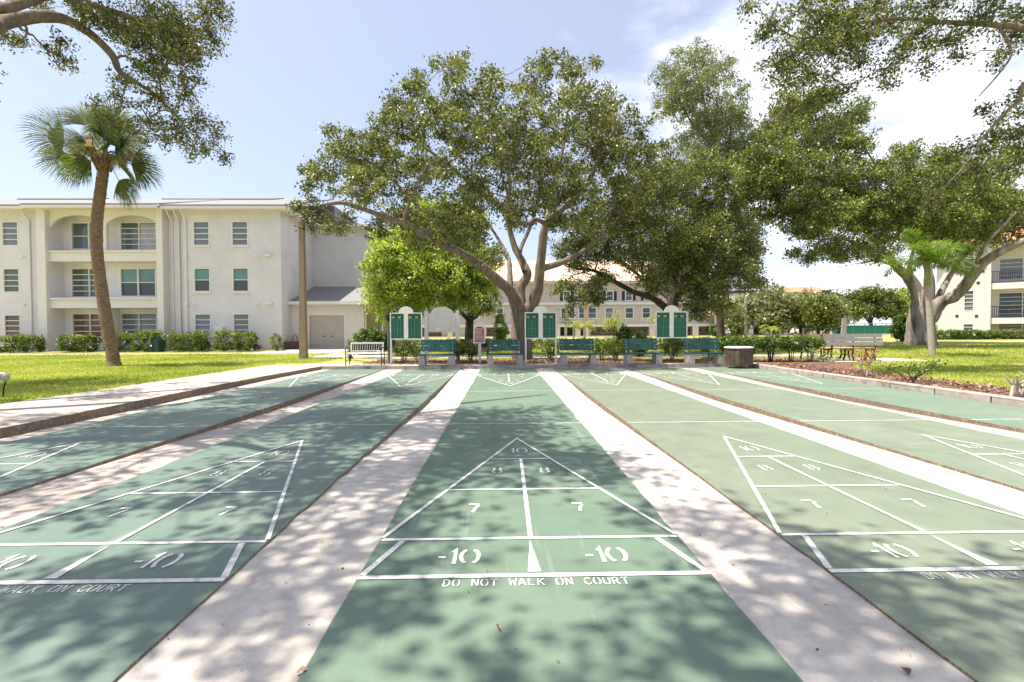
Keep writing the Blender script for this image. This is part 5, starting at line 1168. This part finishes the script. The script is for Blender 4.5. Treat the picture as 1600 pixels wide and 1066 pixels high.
# white building hedge
for i, (px, lab, lf) in enumerate(((1480, 'clipped hedge at the left corner of the white building', L_HEDGE), (1508, 'clipped hedge under the white building window', L_HEDGE), (1545, 'rounded taller bush before the white building pier', L_HEDGE), (1585, 'twiggy dark hedge under the white balconies', L_OAK2))):
    Yh = 38.; b = at(px, 530, Yh); zg = TZ(b[0], Yh); h = (at(px, 525.5 if i != 2 else 519.5, Yh)[2] - zg) / 2
    bush('clipped_hedge', lab, 'hedge', (b[0], Yh, zg), .95, .5, max(.3, h), lf, n=1700, L=.13, z0=.05, boxy=i != 2, stems=6)

# ------------------------------------------------------------------ palms
root = thing('cabbage_palm', 'tall cabbage palm with curved brown trunk and ragged fan leaves on the left lawn', 'palm', (-13.25, 16.9, .1))
P = [at(px, py, 16.9) for px, py in ((179, 575), (175, 548), (166, 500), (157, 440), (151.5, 390), (152, 340), (157, 300), (162, 262))]
mb = MB(); q = spline([p_ - np.array(root.location) for p_ in P], 70); rr = [(.19 + .05 * max(0, 1 - i / 5) - .03 * i / len(q)) * random.uniform(.95, 1.05) for i in range(len(q))]
mb.tube(q, rr, 16); mb.build('trunk', B_SABAL, root, smooth=True)
hd = q[-1]
mb = MB(); r = random.Random(4)
for k in range(40):    # old leaf bases
    a = k * 2.4; z = -.12 + .011 * k; R0 = .16 + .002 * k; l = r.uniform(.6, 1.25); mb.tube([hd + (math.cos(a) * R0, math.sin(a) * R0, z), hd + (math.cos(a) * (R0 + .07 * l), math.sin(a) * (R0 + .07 * l), z + .15 * l), hd + (math.cos(a) * (R0 + .16 * l), math.sin(a) * (R0 + .16 * l), z + .24 * l)], [.06, .045, .02], 5)
mb.build('leaf_bases', bark_mat('boot_bark', (.10, .055, .03), (.30, .19, .11), scale=12), root)
cr_ = hd + (0, 0, .45)
def pfr(px, py, dy, stalk, leaf=L_PALM, blade=None, n=30, droop=.35, nm='frond', spread=2.2):
    tgt = at(px, py, 16.9 + dy) - np.array(root.location); d = tgt - cr_
    Ld = np.linalg.norm(d); fan_frond(nm, root, cr_, d / Ld, Ld * stalk, blade or Ld * (1 - stalk) * 1.0, leaf, n=n, droop=droop, spread=spread, roll=random.choice((-1, 1)) * random.uniform(.5, 1.2))
for px, py, dy, st, bl_ in ((140, 178, .2, .35, .95), (165, 168, -.2, .35, .95), (190, 195, .1, .35, .9), (128, 215, .1, .4, .9), (175, 215, -.5, .35, .85), (205, 232, .1, .4, .85), (50, 190, -.3, .55, 1.15), (75, 250, .2, .5, 1.1), (115, 262, -.5, .45, 1.0), (115, 145, .3, .6, .9), (150, 150, .9, .6, .95), (185, 160, -.6, .6, .9), (195, 185, 1., .55, 1.), (130, 195, .9, .5, .95), (240, 262, .2, .55, .95), (215, 270, -.7, .5, .9), (200, 300, .3, .62, .85), (165, 170, -1.1, .5, .9), (110, 215, -1.0, .45, .9), (210, 220, -.9, .45, .9), (180, 205, 1.3, .45, .9)):
    pfr(px, py, dy, st, blade=bl_ * 1.25, n=40, droop=.4)
for px, py, dy in ((118, 218, -.1), (130, 232, -.5), (215, 235, .3), (205, 245, -.5), (140, 245, .6), (190, 252, .8)):
    pfr(px, py, dy, .45, L_DEADP, .75, 20, .8, 'dead_frond', 1.6)
# foxtail palm
b = gp(1456, 554, .13); fx = thing('foxtail_palm', 'slender pale ringed palm with bushy yellow green fronds before the fig trunk', 'palm', (b[0], 20.3, .11))
P = [at(px, py, 20.3) - np.array(fx.location) for px, py in ((1457, 557), (1455, 530), (1452.5, 490), (1450, 445))]
q = spline(P, 60); mb = MB(); mb.tube(q, [(.128 - .02 * i / len(q)) * (1 + .05 * (i % 3 == 0)) for i in range(len(q))], 12); mb.build('trunk', B_PALE, fx, smooth=True)
hd = q[-1]; mb = MB(); mb.tube([hd, hd + (0, 0, .35), hd + (0, 0, .8)], [.13, .11, .05], 10); mb.build('crownshaft', mat('crownshaft_green', (.20, .26, .08), .5), fx, smooth=True)
for k in range(14):
    a = k * 2.4; el = .25 + .27 * (k % 5); feather_frond('frond', fx, hd + (0, 0, .75), (math.cos(a) * math.cos(el), math.sin(a) * math.cos(el), math.sin(el) + .3), random.uniform(1.5, 2.3), L_FPALM, 40, .48, random.uniform(.9, 1.7), .042, True)
# small yellow palms far behind
for px, py, pb_, Yp, lab, lf, R0 in ((913, 508, 530, 36, 'bright yellow green palm before the townhouse garage', L_YPALM, 1.0), (896, 508, 528, 42, 'small grey green palm before the dark townhouse doorway', L_OLIVE, .8), (1205, 514, 530, 42, 'yellow fan shaped palm beyond the hedge and bin', L_YPALM, 1.0), (1026, 500, 530, 44, 'thin yellow palm just left of the third scoreboard', L_YPALM, .8)):
    b = at(px, pb_, Yp); z = TZ(b[0], Yp); t = thing('small_palm', lab, 'palm', (b[0], Yp, z)); top = at(px, py, Yp)[2] - z
    mb = MB(); mb.tube([(0, 0, -.1), (.03, 0, top * .5), (0, 0, top)], [.1, .08, .07], 8); mb.build('trunk', B_PALE, t)
    for k in range(11):
        a = k * 2.4; el = .25 + .15 * (k % 5); feather_frond('frond', t, (0, 0, top), (math.cos(a), math.sin(a), el * 1.6), R0 * random.uniform(.9, 1.3), lf, 16, .32, 1.4, .07)
# slim pale trunk standing beyond the hedge
t = at(1165, 528, 44); z = TZ(t[0], 44); tt = thing('slim_pole', 'slim pale pole rising before the grey green trees', 'pole', (t[0], 44, z)); mb = MB(); mb.tube([(0, 0, -.1), (0, 0, 3.7)], [.14, .11], 8); mb.build('shaft', B_PALE, tt); mb = MB(); mb.tube([(0, 0, 3.7), (.3, 0, 4.0), (.4, 0, 3.95)], [.1, .12, .05], 6); mb.build('bracket', B_PALE, tt)

# ------------------------------------------------------------------ bare shrubs in the right bed
def bare_shrub(label, c, H, W, n, leaf=None, nl=0, seed=1, rad=.02, bark=None):
    r = random.Random(seed); t = thing('bare_shrub', label, 'shrub', (*c, .115)); mb = MB(); tips = []
    for k in range(n):
        a = r.uniform(0, 2 * math.pi); l = r.uniform(.5, 1); p0 = np.array([r.gauss(0, .04), r.gauss(0, .04), -.03]); p1 = np.array([math.cos(a) * W * .35 * l, math.sin(a) * W * .3 * l, H * .5 * l]); p2 = np.array([math.cos(a + .3) * W * l, math.sin(a + .3) * W * .7 * l, H * l])
        mb.tube([p0, p1, p2], [rad, rad * .7, rad * .35], 6); tips.append(p2)
        for _ in range(2):
            d = np.array([r.gauss(0, .5), r.gauss(0, .4), r.uniform(.1, .8)]) * H * .35; mb.tube([p1, p1 + d * .6, p1 + d], [rad * .5, rad * .35, rad * .2], 4); tips.append(p1 + d)
    mb.build('stems', bark or B_BARE, t)
    if leaf:
        lv = Leaves()
        for _ in range(nl): lv.scatter(r.choice(tips), 9, (.09, .09, .05), .065, .55, .8)
        lv.build('foliage', leaf, t)
    return t
g = lambda px, py: gp(px, py, .115)[:2]
bare_shrub('cut back pale branches of a bare shrub at the right edge of the bed', g(1592, 619), .62, .40, 4, seed=2, rad=.034)
bare_shrub('small sparse green shrub leaning in the right bed', g(1422, 598), .55, .85, 6, L_HEDGE, 36, 5, .016, B_DARK)
bare_shrub('bare twiggy shrub with rusty leaves before the park benches', g(1352, 588), .85, .55, 6, L_REDL, 30, 9, .012)
bare_shrub('straggly thin stems with few leaves at the hedge end', g(1290, 580), .75, .6, 6, L_SHRUB, 26, 11, .014)
bare_shrub('tiny dead twig shrub low in the right bed', g(1545, 612), .18, .22, 5, None, 0, 12, .012)

# ------------------------------------------------------------------ grass, chips, litter
def blades(name, regions, label):
    lv = Leaves()
    for x0, x1, y0, y1, n, h, test in regions:
        x = RNG.uniform(x0, x1, n); y = RNG.uniform(y0, y1, n); k = np.array([test(a, b) for a, b in zip(x, y)]) if test else np.ones(n, bool); x, y = x[k], y[k]; n_ = len(x)
        z = np.array([TZ(0, b) for b in y]); a = RNG.normal(0, .8, (n_, 3)); a[:, 2] = 1; a /= np.linalg.norm(a, axis=1)[:, None]
        nn = RNG.normal(0, 1, (n_, 3)); nn -= a * (nn * a).sum(1)[:, None]; nn /= np.linalg.norm(nn, axis=1)[:, None]
        pat = .46 + .4 * np.sin(x * .9 + 1.3 * np.sin(y * .7)) * np.sin(y * 1.1 + np.sin(x * 1.7)) 
        l = h * RNG.uniform(.6, 1.4, n_); lv.add(np.stack([x, y, z - .005], 1), a, nn, l, l * .16 + .004 * (h / .05), np.clip(pat * .6 + RNG.uniform(-.1, .55, n_), 0, 1))
    o = lv.build(name, L_GRASS); o['kind'] = 'stuff'; o['label'] = label; return o
edge = lambda x, y: x < -8.2 + .06 * math.sin(y * 5) + .04 * math.sin(y * 13)
blades('grass', [(-13.5, -8.1, 7.0, 12, 62000, .062, edge), (-20, -8.1, 12, 18, 80000, .065, edge), (-26, -6.9, 18, 25, 60000, .08, lambda x, y: not (x > -8.6 and y > 21.3) and not (x > -6.6 and y < 18.2))], 'bright green mown lawn left of the lanes')
bedge = lambda x, y: x > np.interp(y, [-4, 6, 9, 12, 14.5, 16.4, 17.5], [9.75, 9.6, 9.75, 10.0, 10.6, 12.2, 13.2]) + .05 * math.sin(y * 6) and not (11.5 < x < 15.6 and 16.9 < y < 18.9) and ((x - 17.9) / 1.9) ** 2 + ((y - 14.9) / .8) ** 2 > 1
blades('grass', [(9.5, 18, 7, 13, 60000, .065, bedge), (9.8, 27, 13, 20, 80000, .075, bedge), (14.6, 40, 20, 30, 40000, .11, None), (-5.5, 14.5, 22.6, 30.5, 50000, .09, None), (-5.0, 13, 19.6, 20.3, 12000, .07, None)], 'bright green mown lawn right of and behind the lanes')
def chips(name, regions, label, leaf, L, flat=.25):
    lv = Leaves()
    for x0, x1, y0, y1, n, zf in regions:
        p = np.stack([RNG.uniform(x0, x1, n), RNG.uniform(y0, y1, n), np.zeros(n)], 1); p[:, 2] = [zf(a, b) for a, b in p[:, :2]]; p = p[p[:, 2] > -9]; n = len(p)
        a = RNG.normal(0, 1, (n, 3)); a[:, 2] *= flat; a /= np.linalg.norm(a, axis=1)[:, None]; nn = RNG.normal(0, flat, (n, 3)); nn[:, 2] += 1; nn -= a * (nn * a).sum(1)[:, None]; nn /= np.linalg.norm(nn, axis=1)[:, None]
        l = L * RNG.uniform(.4, 1.3, n); lv.add(p, a, nn, l, l * RNG.uniform(.25, .6, n), RNG.uniform(0, 1, n))
    o = lv.build(name, leaf); o['kind'] = 'stuff'; o['label'] = label; return o
L_CHIP = leaf_mat('mulch_chip_leaf', [(.06, .03, .02), (.17, .085, .055), (.28, .16, .11), (.38, .27, .21)], trans=.05, rough=.9)
chips('mulch_chips', [(RX + .2, 9.8, 2, 16.4, 6000, lambda x, y: .13 if not bedge(x, y) else -99), (-5, 12.5, 17.2, 19.3, 9000, lambda x, y: .13)], 'reddish bark chips scattered over the planting beds', L_CHIP, .085)
def litter_z(x, y):
    for X in COURT_X:
        if abs(x - X) < HW: return .008
    return -gutter_depth(y) + .006 if -6.2 < x < 8.2 else -99
def near_step(x, y):
    """litter gathers in the strips, thin on the lanes"""
    z = litter_z(x, y)
    if z > 0 and random.random() < .8: return -99
    return z
chips('leaf_litter', [(-6, 3.3, .6, 8, 1700, near_step), (-6, 5, 8, 16, 700, near_step)], 'small dry leaves and specks scattered over the lanes and strips', L_LITTER, .018, .5)
for i, (px, py, rot, lab) in enumerate(((462, 1046, .4, 'pale curled dry leaf beside the near left lane edge'), (1420, 1049, 1.2, 'dark dry leaf on the near right concrete strip'), (447, 766, .2, 'dark leaf lying on the left concrete strip'), (780, 985, 1.9, 'thin curved dry twig leaf on the centre lane'))):
    p = gp(px, py, .012); z = .012
    t = MB(); n = 6
    for k in range(n):
        u0, u1 = k / n, (k + 1) / n; w0, w1 = .014 * math.sin(math.pi * u0) + .001, .014 * math.sin(math.pi * u1) + .001; h0, h1 = .016 * u0 * (1 - u0) * 3, .016 * u1 * (1 - u1) * 3
        t.quad((u0 * .045, -w0, h0), (u1 * .045, -w1, h1), (u1 * .045, 0, h1 * .5), (u0 * .045, 0, h0 * .5)); t.quad((u0 * .045, 0, h0 * .5), (u1 * .045, 0, h1 * .5), (u1 * .045, w1, h1), (u0 * .045, w0, h0))
    o = t.build('fallen_leaf', mat('dry_leaf_brown', (.16, .085, .05), .8, var=.3, scale=60) if i else mat('dry_leaf_pale', (.36, .26, .18), .8, var=.2, scale=60))
    o.location = (p[0], p[1], z if litter_z(p[0], p[1]) > 0 else litter_z(p[0], p[1]) + .004); o.rotation_euler = (0, 0, rot); o['label'] = lab; o['category'] = 'leaf'; o.scale = (1, .35 if i == 3 else 1, 1)
